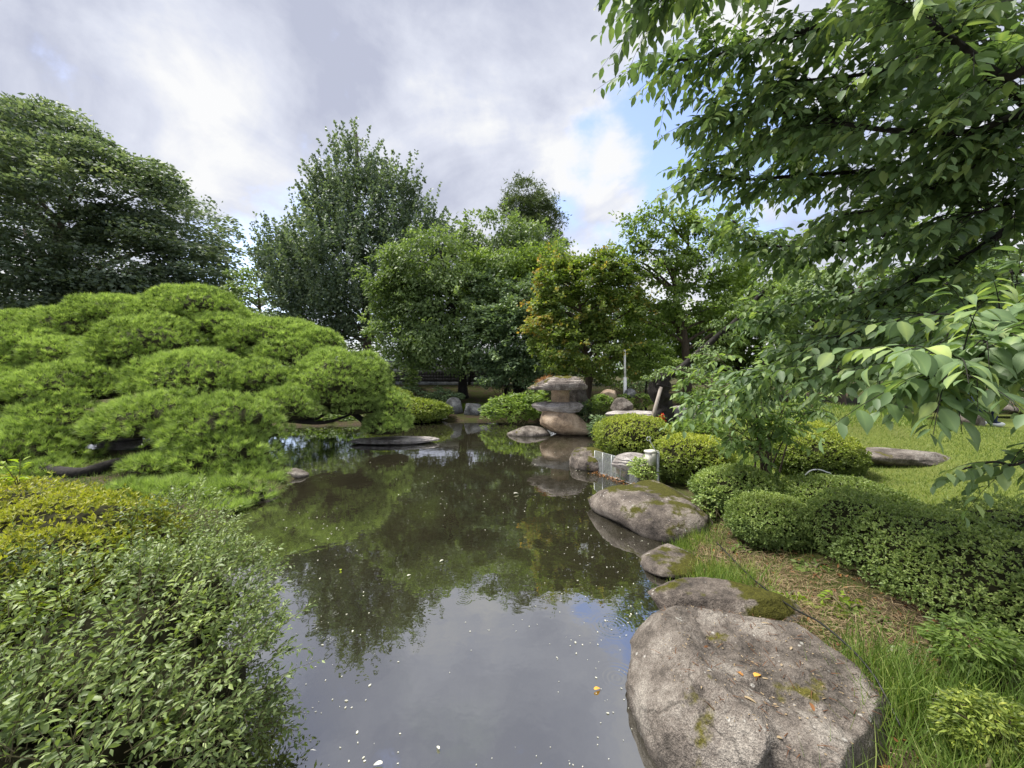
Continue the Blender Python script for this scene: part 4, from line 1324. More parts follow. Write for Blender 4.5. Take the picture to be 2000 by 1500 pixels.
# ------------------------------------------------------------------ the cloud-pruned pine
def pine():
    rng = np.random.default_rng(3)
    pads = [(390, 600, 12.6, 95, 40, 95), (250, 606, 12.2, 90, 28, 90), (40, 632, 12.6, 70, 26, 70), (170, 632, 11.6, 85, 34, 90), (325, 620, 11.9, 80, 28, 80),
            (430, 634, 11.9, 60, 22, 60), (305, 668, 10.8, 108, 52, 110), (540, 652, 12.2, 115, 29, 100), (70, 668, 10.6, 100, 34, 100), (20, 700, 10.0, 90, 36, 90),
            (125, 690, 10.2, 60, 34, 60), (575, 686, 11.4, 72, 26, 75), (465, 690, 11.3, 50, 23, 60), (385, 728, 9.6, 110, 46, 110), (520, 736, 9.9, 58, 32, 60),
            (655, 738, 10.7, 100, 55, 100), (150, 744, 9.3, 108, 38, 110), (560, 788, 9.3, 66, 33, 70), (25, 785, 8.8, 75, 36, 80), (125, 822, 8.4, 92, 50, 95),
            (330, 806, 8.1, 125, 42, 110), (440, 820, 8.0, 110, 48, 110), (440, 880, 7.5, 110, 42, 100), (470, 940, 7.0, 85, 34, 80), (340, 962, 6.6, 105, 26, 70),
            (50, 872, 7.6, 100, 44, 100), (345, 962, 5.75, 100, 26, 55), (455, 965, 5.95, 80, 30, 45), (430, 1000, 5.5, 50, 16, 30), (255, 962, 5.6, 60, 20, 45), (300, 905, 6.9, 60, 16, 40), (690, 786, 10.5, 60, 22, 60), (768, 800, 10.7, 38, 45, 45), (756, 824, 10.5, 46, 22, 50), (95, 930, 7.0, 75, 34, 70),
            (20, 745, 9.4, 60, 30, 70), (-90, 690, 10.5, 90, 60, 90), (-110, 800, 8.8, 90, 60, 90), (480, 640, 12.8, 60, 26, 70), (720, 726, 11.2, 42, 40, 60), (230, 700, 10.0, 50, 40, 60),
            (620, 668, 12.0, 50, 28, 60), (500, 985, 6.9, 55, 18, 40), (400, 1000, 6.6, 45, 14, 40)]
    t0 = G(330, 925)
    base = np.array([-5.9, 7.6, gz1(-5.9, 7.6) - .05])
    root = thing('pine_tree', 'wide low pine clipped into light green cloud pads over the water', 'tree', base)
    # trunk: leans and sprawls, then rises to the top pad
    hub = [base, base + [.25, .5, .55], PX(300, 800, 9.0), PX(330, 740, 10.2), PX(370, 680, 11.6), PX(388, 625, 12.5)]
    tr = spline(hub, 10)
    rr = np.linspace(.26, .05, len(tr))
    tv, tf = tube(tr, rr * (1 + .25 * (fbm(tr * 3, 2, 2) - .5)), 12)
    part(root, 'trunk', tv, tf, M['bark_dark'], smooth=True)
    # one thick limb that creeps along the ground
    cr = spline([base + [0, 0, .15], G(330, 912, .20), G(240, 905, .25), G(150, 925, .22), G(60, 905, .3)], 10)
    tv, tf = tube(cr, np.linspace(.17, .07, len(cr)) * (1 + .5 * (fbm(cr * 5, 2, 8) - .5)), 10)
    part(root, 'limb', tv, tf, M['bark_dark'], smooth=True)
    hubs = []
    order = sorted(pads, key=lambda p: min(np.linalg.norm(tr - PX(p[0], p[1] + p[4] * .8, p[2]), axis=1)))
    for pi, (px, py, d, rx, ry, rd) in enumerate(order):
        k = d / F
        c = PX(px, py + ry * .80, d)
        R = np.array([rx * .95, rd * .94, ry * 1.70]) * k
        r2 = np.random.default_rng(100 + pi)
        # branch from the trunk to the underside of the pad
        dtr = np.linalg.norm(tr - (c - [0, 0, .5]), axis=1)
        a = tr[int(np.clip(np.argmin(dtr), 6, len(tr) - 1))]
        near_ = [(np.linalg.norm(q - c), q) for q, dq in hubs if dq < dtr.min() * .85]
        if near_:
            nd, q = min(near_, key=lambda t: t[0])
            if nd < dtr.min():
                a = q
        hubs.append((c - np.array([0, 0, .10 * R[2]]), dtr.min()))
        e = c - np.array([0, 0, .12 * R[2]])
        m = a * .5 + e * .5 + np.array([0, 0, -.12]) + r2.normal(0, .08, 3)
        br = spline([a, m, e], 6)
        tv, tf = tube(br, np.linspace(.07, .022, len(br)), 7)
        bo = part(root, 'branch', tv, tf, M['bark_dark'], smooth=True)
        g = Geo()
        for q in range(9):
            ph = r2.uniform(0, 6.28)
            tip = c + np.array([math.cos(ph) * R[0] * .8, math.sin(ph) * R[1] * .8, R[2] * r2.uniform(.05, .4)])
            g.add(*tube(spline([e, (e + tip) / 2 + [0, 0, -.04], tip], 3), np.linspace(.02, .006, 7), 4, cap=False))
        part(bo, 'twigs', *g.get(), M['bark_dark'], kind='stuff')
        # tufts over an uneven dome
        area = 2 * math.pi * ((R[0] * R[1]) ** .5) * (R[0] + R[1] + 2 * R[2]) / 4
        nt = int(np.clip(area * (140 if d < 9 else 190) * (9.0 / d) ** .6, 160, 2000))
        u = rdir(int(nt * 2.2), r2)
        u = u[u[:, 2] > 0.02][:nt]
        u = u[(u[:, 1] < .35) | (r2.uniform(size=len(u)) < .35)]
        nt = len(u)
        lump = 1 + .22 * (fbm(u * 2.6 + pi * 3.1, 3, pi) - .5) * 2
        up = u.copy()
        under = np.where(u[:, 2] < 0, .45, 1.0)
        depth = np.where(r2.uniform(size=nt) < .28, r2.uniform(.72, .93, nt), r2.uniform(.95, 1.04, nt))
        pos = c + u * R * (lump * depth)[:, None] * np.stack([np.ones(nt), np.ones(nt), under], -1)
        pos[:, 2] = np.maximum(pos[:, 2], 0.06)
        ax = nrmz(u / R * R.mean() * .8 + np.array([0, 0, .40]) + r2.normal(0, .26, (nt, 3)))
        m_ = 32 if d < 9 else 24
        idx = np.repeat(np.arange(nt), m_)
        dv = nrmz(ax[idx] + r2.normal(0, .42, (nt * m_, 3)))
        ln = r2.uniform(.09, .16, nt * m_) * (1.0 if d < 9 else .95)
        tt = np.clip(r2.normal(.50, .17, nt) + (fbm(pos * 1.4, 2, 9) - .5) * .5, 0, 1)
        tone = np.clip(tt[idx] + r2.normal(0, .15, nt * m_) + .10 * (ax[idx][:, 2] - .5), 0, 1)
        V, Fc, tn = leaves(pos[idx] + dv * .005, dv, rdir(nt * m_, r2), ln,   .0095 * (d / 8.5) ** .8, T_NEEDLE, tone)
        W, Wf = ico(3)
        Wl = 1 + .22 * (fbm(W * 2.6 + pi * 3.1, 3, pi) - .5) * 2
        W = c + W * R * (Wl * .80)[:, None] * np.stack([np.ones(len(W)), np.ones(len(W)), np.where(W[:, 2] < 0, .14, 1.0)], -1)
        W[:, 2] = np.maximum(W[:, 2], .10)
        part(bo, 'shade_core', W, Wf, M['twigs'], np.full(len(W), .4), kind='stuff')  # added solid dome, its dark colour stands in for shade between pads
        part(root, 'needle_pad', V, Fc, M['pine'], tn, kind='stuff')


pine()


# ------------------------------------------------------------------ bushes
def in_other(P, lobes, skip, k=.86):
    bad = np.zeros(len(P), bool)
    for j, (c, R) in enumerate(lobes):
        if j != skip:
            bad |= (((P - c) / R) ** 2).sum(1) < k
    return bad


def clipped_bush(name, label, lobes, n, leaf, mat, seed, group=None, tone=.42, top_tone=.25, square=2.2, whorl=5, cat='bush', aspect=.42, holes=0.0, zlow=None):
    rng = np.random.default_rng(seed)
    lobes = [(np.asarray(c, float), np.asarray(R, float)) for c, R in lobes]
    c0 = lobes[0][0]
    b = np.array([c0[0], c0[1], gz1(c0[0], c0[1])])
    root = thing(name, label, cat, b, group)
    areas = np.array([R[0] * R[2] + R[1] * R[2] + R[0] * R[1] for _, R in lobes])
    g = Geo()
    allV = []
    P_, D_, N_, T_ = [], [], [], []
    for li, (c, R) in enumerate(lobes):
        m = int(n * areas[li] / areas.sum())
        u = rdir(int(m * 1.3), rng)
        u = u[u[:, 2] > -.75][:m]
        sq = (np.abs(u) ** square).sum(1) ** (-1 / square)
        us = u * sq[:, None]
        lump = 1 + .13 * (fbm(us * 2.2 + seed, 3, seed) - .5) * 2 + .09 * (fbm(us * 7 + seed, 2, seed + 5) - .5) * 2
        P = c + us * R * (lump * np.where(rng.uniform(size=len(u)) < .025, rng.uniform(1.03, 1.12, len(u)), 1.0) * np.where(rng.uniform(size=len(u)) < .3, rng.uniform(.86, .97, len(u)), rng.uniform(.98, 1.02, len(u))))[:, None]
        ok = ~in_other(P, lobes, li)
        ok &= P[:, 2] > (zlow if zlow is not None else gz(P[:, 0], P[:, 1]) + .04)
        if holes:
            ok &= fbm(P * 4.5 + seed, 3, seed + 2) > .30 + holes * .1
        ok &= (u[:, 1] < .45) | (rng.uniform(size=len(u)) < .5)
        ok &= in_view(P, 300)[0]
        P, u = P[ok], u[ok]
        nv = nrmz(u / R)
        P_.append(P); N_.append(nv)
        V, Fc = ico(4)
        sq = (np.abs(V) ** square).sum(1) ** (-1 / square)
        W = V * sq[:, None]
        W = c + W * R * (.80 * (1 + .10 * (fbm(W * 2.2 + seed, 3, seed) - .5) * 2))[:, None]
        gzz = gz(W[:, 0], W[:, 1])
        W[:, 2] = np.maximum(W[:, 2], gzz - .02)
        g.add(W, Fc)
    P, nv = np.concatenate(P_), np.concatenate(N_)
    ns = len(P)
    idx = np.repeat(np.arange(ns), whorl)
    d = nrmz(nv[idx] * .75 + rng.normal(0, .62, (ns * whorl, 3)) + [0, 0, .15])
    nr = nrmz(nv[idx] * .9 + [0, 0, .5] + rng.normal(0, .35, (ns * whorl, 3)))
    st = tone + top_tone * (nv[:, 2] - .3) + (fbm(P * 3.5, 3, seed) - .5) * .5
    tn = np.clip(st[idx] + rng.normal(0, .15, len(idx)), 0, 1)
    L = leaf * rng.uniform(.7, 1.3, len(idx))
    V, Fc, tv = leaves(P[idx], d, nr, L, L * aspect, T_DIAMOND, tn)
    part(root, 'filler_core', *g.get(), M['twigs'], np.full(g.n, .4), kind='stuff')  # solid dark lobes added to stop see-through, not modelled branches
    part(root, 'foliage', V, Fc, M[mat], tv, kind='stuff')
    return root


def bush_px(px, ytop, d, w, deep=None):
    """One lobe of a clipped bush standing on the ground."""
    p = PX(px, ytop, d)
    g = gz1(p[0], p[1])
    h = max(p[2] - g, .25)
    rx = w / 2 * d / F
    return (np.array([p[0], p[1], g + h * .42]), np.array([rx, deep or rx, h * .58]))


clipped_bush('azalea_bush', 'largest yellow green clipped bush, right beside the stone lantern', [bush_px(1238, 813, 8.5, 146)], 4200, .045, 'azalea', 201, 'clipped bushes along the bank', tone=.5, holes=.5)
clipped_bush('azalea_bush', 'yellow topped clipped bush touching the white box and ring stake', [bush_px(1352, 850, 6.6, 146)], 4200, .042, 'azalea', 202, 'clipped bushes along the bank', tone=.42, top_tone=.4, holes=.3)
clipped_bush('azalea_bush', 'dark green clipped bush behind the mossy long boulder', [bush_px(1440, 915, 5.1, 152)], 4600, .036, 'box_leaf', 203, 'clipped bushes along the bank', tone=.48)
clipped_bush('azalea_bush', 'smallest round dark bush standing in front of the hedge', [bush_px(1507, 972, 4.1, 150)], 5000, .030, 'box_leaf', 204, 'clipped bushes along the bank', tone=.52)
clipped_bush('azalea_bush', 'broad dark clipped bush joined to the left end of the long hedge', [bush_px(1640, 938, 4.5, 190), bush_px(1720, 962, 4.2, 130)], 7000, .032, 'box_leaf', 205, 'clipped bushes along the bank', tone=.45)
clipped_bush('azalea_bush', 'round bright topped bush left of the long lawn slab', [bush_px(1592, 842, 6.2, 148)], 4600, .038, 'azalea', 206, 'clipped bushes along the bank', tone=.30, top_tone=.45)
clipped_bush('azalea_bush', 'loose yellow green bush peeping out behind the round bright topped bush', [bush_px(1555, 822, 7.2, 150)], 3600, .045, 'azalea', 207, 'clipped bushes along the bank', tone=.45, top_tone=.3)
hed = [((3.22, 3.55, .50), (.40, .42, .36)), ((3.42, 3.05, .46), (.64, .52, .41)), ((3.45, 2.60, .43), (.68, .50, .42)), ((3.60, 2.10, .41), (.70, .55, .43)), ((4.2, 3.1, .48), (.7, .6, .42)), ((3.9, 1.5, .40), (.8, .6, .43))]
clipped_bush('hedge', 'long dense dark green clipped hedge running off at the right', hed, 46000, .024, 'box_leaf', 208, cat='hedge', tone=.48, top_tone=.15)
# far shore
clipped_bush('shoreline_shrub', 'low pale olive clipped shrub sloping to the water behind the pine tip', [bush_px(800, 780, 15.6, 150, 1.2), bush_px(760, 758, 16.6, 90, 1.0)], 6500, .085, 'azalea', 209, None, tone=.35, top_tone=.15, cat='shrub', square=2.2)


def loose_shrub(name, label, lobes, n, per, leaf, mat, seed, tone=.5, aspect=.5, style='flat', group=None, cat='shrub', template=T_LEAF):
    rng = np.random.default_rng(seed)
    LB = lobes
    c0 = LB[0][0]
    b = np.array([c0[0], c0[1], gz1(c0[0], c0[1])])
    root = thing(name, label, cat, b, group)
    ctr = np.mean([l[0] for l in LB], 0) - [0, 0, LB[0][1][2]]
    subs = sublobes(LB, n, leaf * 1.6, .6, rng, back=.7)
    P, D, Nn, L, tn = spray_leaves(style, subs, per, leaf, rng, ctr, tone)
    P[:, 2] = np.maximum(P[:, 2], gz(P[:, 0], P[:, 1]) + .01)
    ok = np.ones(len(P), bool)
    V, Fc, tv = leaves(P[ok], D[ok], Nn[ok], L[ok], L[ok] * aspect, template, tn[ok])
    g = Geo()
    for s in subs[:: max(1, len(subs) // 24)]:
        bb = b + rng.normal(0, .06, 3) * [1, 1, 0]
        g.add(*tube(spline([bb, (bb + s[0]) / 2 + rng.normal(0, .05, 3), s[0]], 4), np.linspace(.014, .004, 9), 4, cap=False))
    part(root, 'stems', *g.get(), M['stem'], kind='stuff')
    part(root, 'foliage', V, Fc, M[mat], tv, kind='stuff')
    return root


loose_shrub('leafy_shrub', 'bright green loose shrub at the water left of the lantern', [lobe_px(1005, 795, 15, 58, 26, 45), lobe_px(960, 805, 15.2, 22, 18, 22), lobe_px(1045, 785, 14.6, 25, 22, 22)], 150, 22, .13, 'light_leaf', 301, tone=.5)
loose_shrub('leafy_shrub', 'dark shrub between lantern base and maple stems', [lobe_px(1150, 803, 12.8, 34, 20, 26)], 70, 20, .10, 'dark_leaf', 302, tone=.55)
loose_shrub('leafy_plant', 'light green weeds growing around the square brown boulder', [lobe_px(1180, 788, 12.2, 30, 16, 20), lobe_px(1240, 782, 12.6, 40, 14, 24)], 90, 18, .09, 'light_leaf', 303, tone=.45, cat='plant')
loose_shrub('leafy_plant', 'tall pale weeds between the old trunk and the sloping slab', [lobe_px(1365, 780, 12.4, 50, 22, 30)], 80, 18, .10, 'light_leaf', 304, tone=.35, cat='plant')
loose_shrub('leafy_plant', 'grassy weeds in front of the sloping slab', [lobe_px(1370, 835, 8.6, 60, 16, 30)], 80, 16, .08, 'light_leaf', 305, tone=.4, cat='plant')
loose_shrub('leafy_plant', 'dark ferny plants beside the lantern base stone', [lobe_px(1168, 835, 11.4, 16, 24, 16)], 40, 20, .09, 'dark_leaf', 306, tone=.5, cat='plant')
loose_shrub('leafy_plant', 'small leafy plant below the white box', [lobe_px(1262, 915, 6.5, 28, 20, 22)], 50, 14, .06, 'box_leaf', 307, tone=.6, cat='plant')
loose_shrub('leafy_plant', 'leafy weeds between the mossy long boulder and its bush', [lobe_px(1400, 985, 4.9, 40, 30, 24)], 60, 12, .05, 'box_leaf', 308, tone=.55, cat='plant')
loose_shrub('leafy_plant', 'pale green weeds with broad leaves under the hedge corner', [lobe_px(1650, 1195, 2.75, 26, 24, 20)], 16, 6, .055, 'sprout', 309, tone=.2, cat='plant')
loose_shrub('fern', 'light green fern at the foot of the hedge near the right edge', [lobe_px(1905, 1260, 2.05, 75, 40, 60)], 90, 16, .045, 'light_leaf', 310, tone=.4, cat='fern', aspect=.3)
loose_shrub('leafy_plant', 'sprawling pale shoots in the bottom right corner', [lobe_px(1930, 1420, 1.65, 90, 60, 60)], 160, 16, .028, 'azalea', 311, tone=.35, cat='plant', aspect=.35)
loose_shrub('leafy_shrub', 'clipped dark shrub behind the white pole', [lobe_px(1250, 748, 15.5, 40, 14, 24)], 60, 22, .10, 'dark_leaf', 312, tone=.45)
loose_shrub('ground_cover', 'shaded low shrubs left of the black trunk on the far bank', [lobe_px(815, 768, 18.5, 70, 12, 40), lobe_px(870, 775, 17.6, 40, 10, 30)], 90, 22, .12, 'dark_leaf', 313, tone=.6)
loose_shrub('ground_cover', 'low dark shrubs behind the lantern under the evergreen', [lobe_px(985, 742, 17.5, 60, 20, 30), lobe_px(1070, 752, 16, 45, 18, 30)], 100, 22, .12, 'dark_leaf', 314, tone=.5)


loose_shrub('ground_cover', 'low green shrubs on the far bank seen under the pine', [lobe_px(600, 816, 15.0, 100, 20, 24), lobe_px(700, 812, 15.3, 70, 22, 24), lobe_px(470, 818, 14.7, 100, 20, 24), lobe_px(330, 826, 13.4, 120, 22, 24)], 260, 22, .12, 'light_leaf', 315, tone=.35)
loose_shrub('leafy_shrub', 'tall green shrubs on the far bank hidden behind the pine', [lobe_px(560, 740, 18.5, 110, 70, 40), lobe_px(690, 745, 18.5, 80, 65, 40), lobe_px(420, 745, 18, 110, 70, 40), lobe_px(770, 745, 20, 50, 40, 40)], 620, 26, .17, 'cherry_far', 318, tone=.45)
loose_shrub('ground_cover', 'dark hedge like undergrowth behind the far bank trees', [lobe_px(840, 725, 24.5, 120, 22, 40), lobe_px(1040, 725, 22, 110, 26, 40), lobe_px(660, 720, 27, 110, 24, 40)], 190, 24, .18, 'dark_leaf', 316, tone=.6)
loose_shrub('ground_cover', 'shaded green undergrowth behind the white pole and old trunk', [lobe_px(1230, 730, 18, 110, 30, 40), lobe_px(1400, 725, 17.5, 110, 34, 40), lobe_px(1560, 725, 16.5, 110, 40, 40)], 220, 24, .15, 'cherry_far', 317, tone=.35)


# ------------------------------------------------------------------ big leaved plants with single leaves as parts
_leaf_cache = {}


def leaf_variants(key, template, aspect, mat, tones):
    if key not in _leaf_cache:
        T, Fk = template
        out = []
        for tn in tones:
            V = T * np.array([1, aspect, 1])
            q = len(out)
            V[:, 2] *= (.5, 1.6, 1.0, 2.0, .8, 1.3, 1.8, .6)[q % 8]
            V[:, 1] *= (1.0, .92, 1.08, .86, 1.12, .95, 1.04, .9)[q % 8]
            V[:, 1] += .05 * V[:, 0] ** 2 * (1 if q % 2 else -1)
            tv = np.full(len(V), tn)
            if len(V) == 21:
                tv[1::3] = min(1, tn + .22)                  # paler midrib
            out.append(make_mesh('leaf', V, Fk, mat, tv, smooth=False))
        _leaf_cache[key] = out
    return _leaf_cache[key]


def leafy(root, key, P, D, Nn, L, tone, template, aspect, mat, n_single=300, min_px=9.0, rest_t=T_LEAF):
    """The largest leaves in view as parts of their own, the rest joined."""
    vis, dep = in_view(P)
    size = np.where(vis, L * F / np.maximum(dep, .1), 0)
    order = np.argsort(-size)
    pick = [i for i in order[:n_single] if size[i] >= min_px]
    rest = np.ones(len(P), bool)
    rest[pick] = False
    V, Fc, tv = leaves(P[rest], D[rest], Nn[rest], L[rest], L[rest] * aspect, rest_t, tone[rest])
    part(root, 'foliage', V, Fc, mat, tv, kind='stuff')
    tones = np.linspace(.08, .92, 8)
    var = leaf_variants(key, template, aspect, mat, tones)
    off = np.array(root.location)
    d = nrmz(D[pick]); side = nrmz(np.cross(d, Nn[pick])); up = np.cross(side, d)
    for q, i in enumerate(pick):
        me = var[int(np.argmin(np.abs(tones - tone[i])))]
        o = bpy.data.objects.new('leaf', me)
        COL.objects.link(o)
        o.parent = root
        l = L[i]
        p = P[i] - off
        o.matrix_local = Matrix(((d[q][0] * l, side[q][0] * l, up[q][0] * l, p[0]), (d[q][1] * l, side[q][1] * l, up[q][1] * l, p[1]),
                                 (d[q][2] * l, side[q][2] * l, up[q][2] * l, p[2]), (0, 0, 0, 1)))


def twig_leaves(starts, dirs, lens, nleaf, rng, droop=.5, leafL=.1, flat=.3, geo=None, rad=.004, tone=.45, spread=.75):
    """Twigs that droop, with leaves set alternately along them. Returns leaf arrays, adds the twigs to geo."""
    P, D, Nn, L, T = [], [], [], [], []
    for s, d, ln in zip(starts, dirs, lens):
        t = np.linspace(0, 1, 7)
        pts = s + d * (t * ln)[:, None] + np.array([0, 0, -droop * ln * .55]) * (t ** 2)[:, None]
        if geo is not None:
            geo.add(*tube(pts, np.linspace(rad, rad * .35, 7), 4, cap=False))
        m = nleaf
        tt = np.linspace(.18, 1.0, m)
        p = np.stack([np.interp(tt, t, pts[:, k]) for k in range(3)], -1)
        tg = nrmz(np.stack([np.interp(tt, t, np.gradient(pts[:, k])) for k in range(3)], -1))
        sd_ = nrmz(np.cross(tg, [0, 0, 1.0]))
        alt = np.where(np.arange(m) % 2 == 0, 1, -1)[:, None]
        dd = nrmz(tg * rng.uniform(.3, .8, (m, 1)) + sd_ * alt * spread + np.array([0, 0, -droop]) * rng.uniform(.5, 1.3, (m, 1)) + rng.normal(0, .22, (m, 3)))
        nn = nrmz(np.array([0, 0, 1.0]) + rng.normal(0, flat, (m, 3)) + sd_ * alt * .25)
        P.append(p + dd * .012)
        D.append(dd); Nn.append(nn)
        L.append(leafL * rng.uniform(.65, 1.25, m) * (1 - .25 * (tt > .9)))
        T.append(np.clip(rng.normal(tone, .10) + rng.normal(0, .14, m), 0, 1))
    return [np.concatenate(a) for a in (P, D, Nn, L, T)]


def cherry_near():
    rng = np.random.default_rng(41)
    base = np.array([6.3, 3.4, gz1(6.3, 3.4) - .1])
    root = thing('cherry_tree', 'near cherry tree whose leafy branches hang in from the right', 'tree', base)
    top = np.array([5.6, 3.4, 2.7])
    tr = spline([base, [6.15, 3.4, 1.3], top, [5.2, 3.3, 4.2], [4.8, 3.2, 5.6]], 8)
    tv, tf = tube(tr, np.linspace(.24, .06, len(tr)), 12)
    part(root, 'trunk', tv, tf, M['bark_dark'], smooth=True)
    J = [tr[12], tr[16], tr[20], tr[26]]
    limbs = [
        ([J[2], PX(2080, 260, 2.9), PX(1900, 120, 2.8), PX(1750, 30, 2.8), PX(1520, 75, 3.0), PX(1390, 110, 3.2), PX(1300, 120, 3.3)], .050, 1.0),
        ([J[2], PX(2060, 165, 2.3), PX(1960, 150, 2.25), PX(1880, 90, 2.25), PX(1790, 25, 2.3), PX(1690, -50, 2.4)], .030, 1.0),
        ([J[0], PX(2080, 440, 2.9), PX(1890, 500, 3.0), PX(1760, 565, 3.2), PX(1690, 620, 3.4), PX(1570, 715, 3.7), PX(1450, 765, 4.0), PX(1360, 790, 4.2)], .042, 1.1),
        ([J[1], PX(2080, 350, 3.1), PX(1820, 330, 3.1), PX(1600, 340, 3.4), PX(1450, 350, 3.6), PX(1360, 330, 3.7)], .034, 1.2),
        ([J[0], PX(2080, 560, 2.3), PX(1960, 640, 1.9), PX(1900, 690, 1.75), PX(1830, 735, 1.65)], .014, 1.3),
        ([J[0], PX(2100, 800, 2.3), PX(2000, 900, 2.2), PX(1940, 900, 2.3), PX(1880, 915, 2.3)], .008, .32),
        ([J[1], PX(2080, 430, 3.4), PX(1850, 440, 3.5), PX(1650, 470, 3.8), PX(1500, 480, 4.0), PX(1430, 430, 4.1)], .034, 1.3),
        ([J[3], PX(1900, -200, 3.2), PX(1600, -150, 2.9), PX(1400, -60, 2.7), PX(1270, 0, 2.6)], .034, 1.0),
        ([J[1], PX(2080, 250, 2.5), PX(1880, 260, 2.5), PX(1700, 250, 2.7), PX(1540, 220, 3.0), PX(1400, 220, 3.2)], .030, 1.2),
        ([J[0], PX(2080, 560, 2.7), PX(1880, 600, 2.7), PX(1700, 640, 3.0), PX(1560, 690, 3.3), PX(1480, 750, 3.6)], .022, .9),
        ([J[0], PX(2080, 640, 2.1), PX(1900, 640, 2.2), PX(1770, 690, 2.5), PX(1640, 730, 2.9)], .014, .8),
        ([J[1], PX(2080, 520, 3.6), PX(1820, 560, 3.8), PX(1600, 580, 4.2), PX(1480, 620, 4.5)], .028, 1.2),
        ([J[1], PX(2060, 320, 2.9), PX(1900, 330, 2.7), PX(1760, 400, 2.9), PX(1640, 420, 3.2)], .020, 1.1),
        ([J[2], PX(2060, 60, 3.2), PX(1900, 180, 3.1), PX(1750, 170, 3.2), PX(1600, 270, 3.4), PX(1450, 280, 3.6)], .020, 1.1),
        ([J[1], PX(2060, 240, 2.7), PX(1970, 255, 2.5), PX(1900, 330, 2.6)], .014, 1.6),
        ([J[1], PX(2060, 390, 2.9), PX(1960, 400, 2.7), PX(1860, 430, 2.8)], .014, 1.6),
        ([J[3], PX(2050, -60, 3.0), PX(1900, 10, 2.8), PX(1780, 120, 2.7), PX(1650, 150, 2.8), PX(1500, 160, 3.0)], .030, 1.1)]
    tw = Geo()
    S, Dr, Ln = [], [], []
    for ctrl, r, dens in limbs:
        ln = spline(ctrl, 10)
        tv, tf = tube(ln + (fbm(ln * 6, 2, 4)[:, None] - .5) * .03, np.linspace(r, .006, len(ln)), 7)
        part(root, 'branch', tv, tf, M['bark_dark'], smooth=True)
        seg = np.linalg.norm(np.diff(ln, axis=0), axis=1)
        cum = np.concatenate([[0], np.cumsum(seg)])
        start = cum[14]
        n = int((cum[-1] - start) / .0205 * dens)
        q = np.sort(rng.uniform(start, cum[-1], n))
        pts = np.stack([np.interp(q, cum, ln[:, k]) for k in range(3)], -1)
        tg = nrmz(np.stack([np.interp(q, cum, np.gradient(ln[:, k])) for k in range(3)], -1))
        dv = nrmz(tg * .65 + rng.normal(0, .72, (n, 3)) * [1, 1, .9] + [-.1, 0, .08])
        dv[:, 2] = np.maximum(dv[:, 2], -.25)
        S.append(pts); Dr.append(dv); Ln.append(rng.uniform(.22, .62, n))
    # sprig that hangs in at the top edge
    s = np.array([PX(1262, -60, 2.5), PX(1262, -40, 2.5), PX(1240, -50, 2.5)])
    S.append(s); Dr.append(nrmz(np.array([[-.35, 0, -.25], [-.15, .05, -.4], [-.4, .1, -.1]]))); Ln.append(np.array([.28, .26, .22]))
    S, Dr, Ln = np.concatenate(S), np.concatenate(Dr), np.concatenate(Ln)
    P, D, Nn, L, T = twig_leaves(S, Dr, Ln, 12, rng, droop=.62, leafL=.100, flat=.38, geo=tw, rad=.0028, tone=.40)
    # keep the lens itself and the open sky to the left free
    far_ok = P[:, 1] > 1.05
    P, D, Nn, L, T = P[far_ok], D[far_ok], Nn[far_ok], L[far_ok], T[far_ok]
    part(root, 'twigs', *tw.get(), M['bark_dark'], kind='stuff')
    leafy(root, 'cherry', P, D, Nn, L, T, T_CHERRY, .52, M['cherry'])


cherry_near()


def young_cherry():
    rng = np.random.default_rng(42)
    base = PX(1487, 940, 5.6)
    base[2] = gz1(base[0], base[1])
    root = thing('young_cherry', 'slender young cherry with several thin stems among the clipped bushes', 'tree', base)
    tips = [(1490, 700, 5.2), (1400, 690, 5.0), (1330, 720, 5.2), (1560, 740, 5.0), (1440, 780, 4.8), (1360, 800, 5.0), (1530, 800, 4.8), (1600, 780, 5.0), (1640, 740, 5.4), (1420, 850, 4.9), (1390, 740, 5.4), (1470, 740, 4.7)]
    tw = Geo()
    S, Dr, Ln = [], [], []
    for i, t in enumerate(tips):
        e = PX(*t)
        b = base + rng.normal(0, .08, 3) * [1, 1, 0]
        m = b * .5 + e * .5 + np.array([(b[0] - e[0]) * .2, 0, .12])
        ln = spline([b, m, e], 8)
        tv, tf = tube(ln, np.linspace(.020 if i < 3 else .012, .004, len(ln)), 6)
        part(root, 'stem', tv, tf, M['bark'], smooth=True)
        n = 17
        q = rng.uniform(.45, 1, n)
        pts = np.stack([np.interp(q, np.linspace(0, 1, len(ln)), ln[:, k]) for k in range(3)], -1)
        S.append(pts); Dr.append(nrmz(nrmz(e - m) * .6 + rng.normal(0, .7, (n, 3)) * [1, 1, .6] + [-.1, -.1, .1])); Ln.append(rng.uniform(.2, .5, n))
    S, Dr, Ln = np.concatenate(S), np.concatenate(Dr), np.concatenate(Ln)
    P, D, Nn, L, T = twig_leaves(S, Dr, Ln, 11, rng, droop=.55, leafL=.105, flat=.4, geo=tw, rad=.004, tone=.45)
    part(root, 'twigs', *tw.get(), M['bark'], kind='stuff')
    leafy(root, 'sapling', P, D, Nn, L, T, T_CHERRY, .5, M['sapling'])


young_cherry()


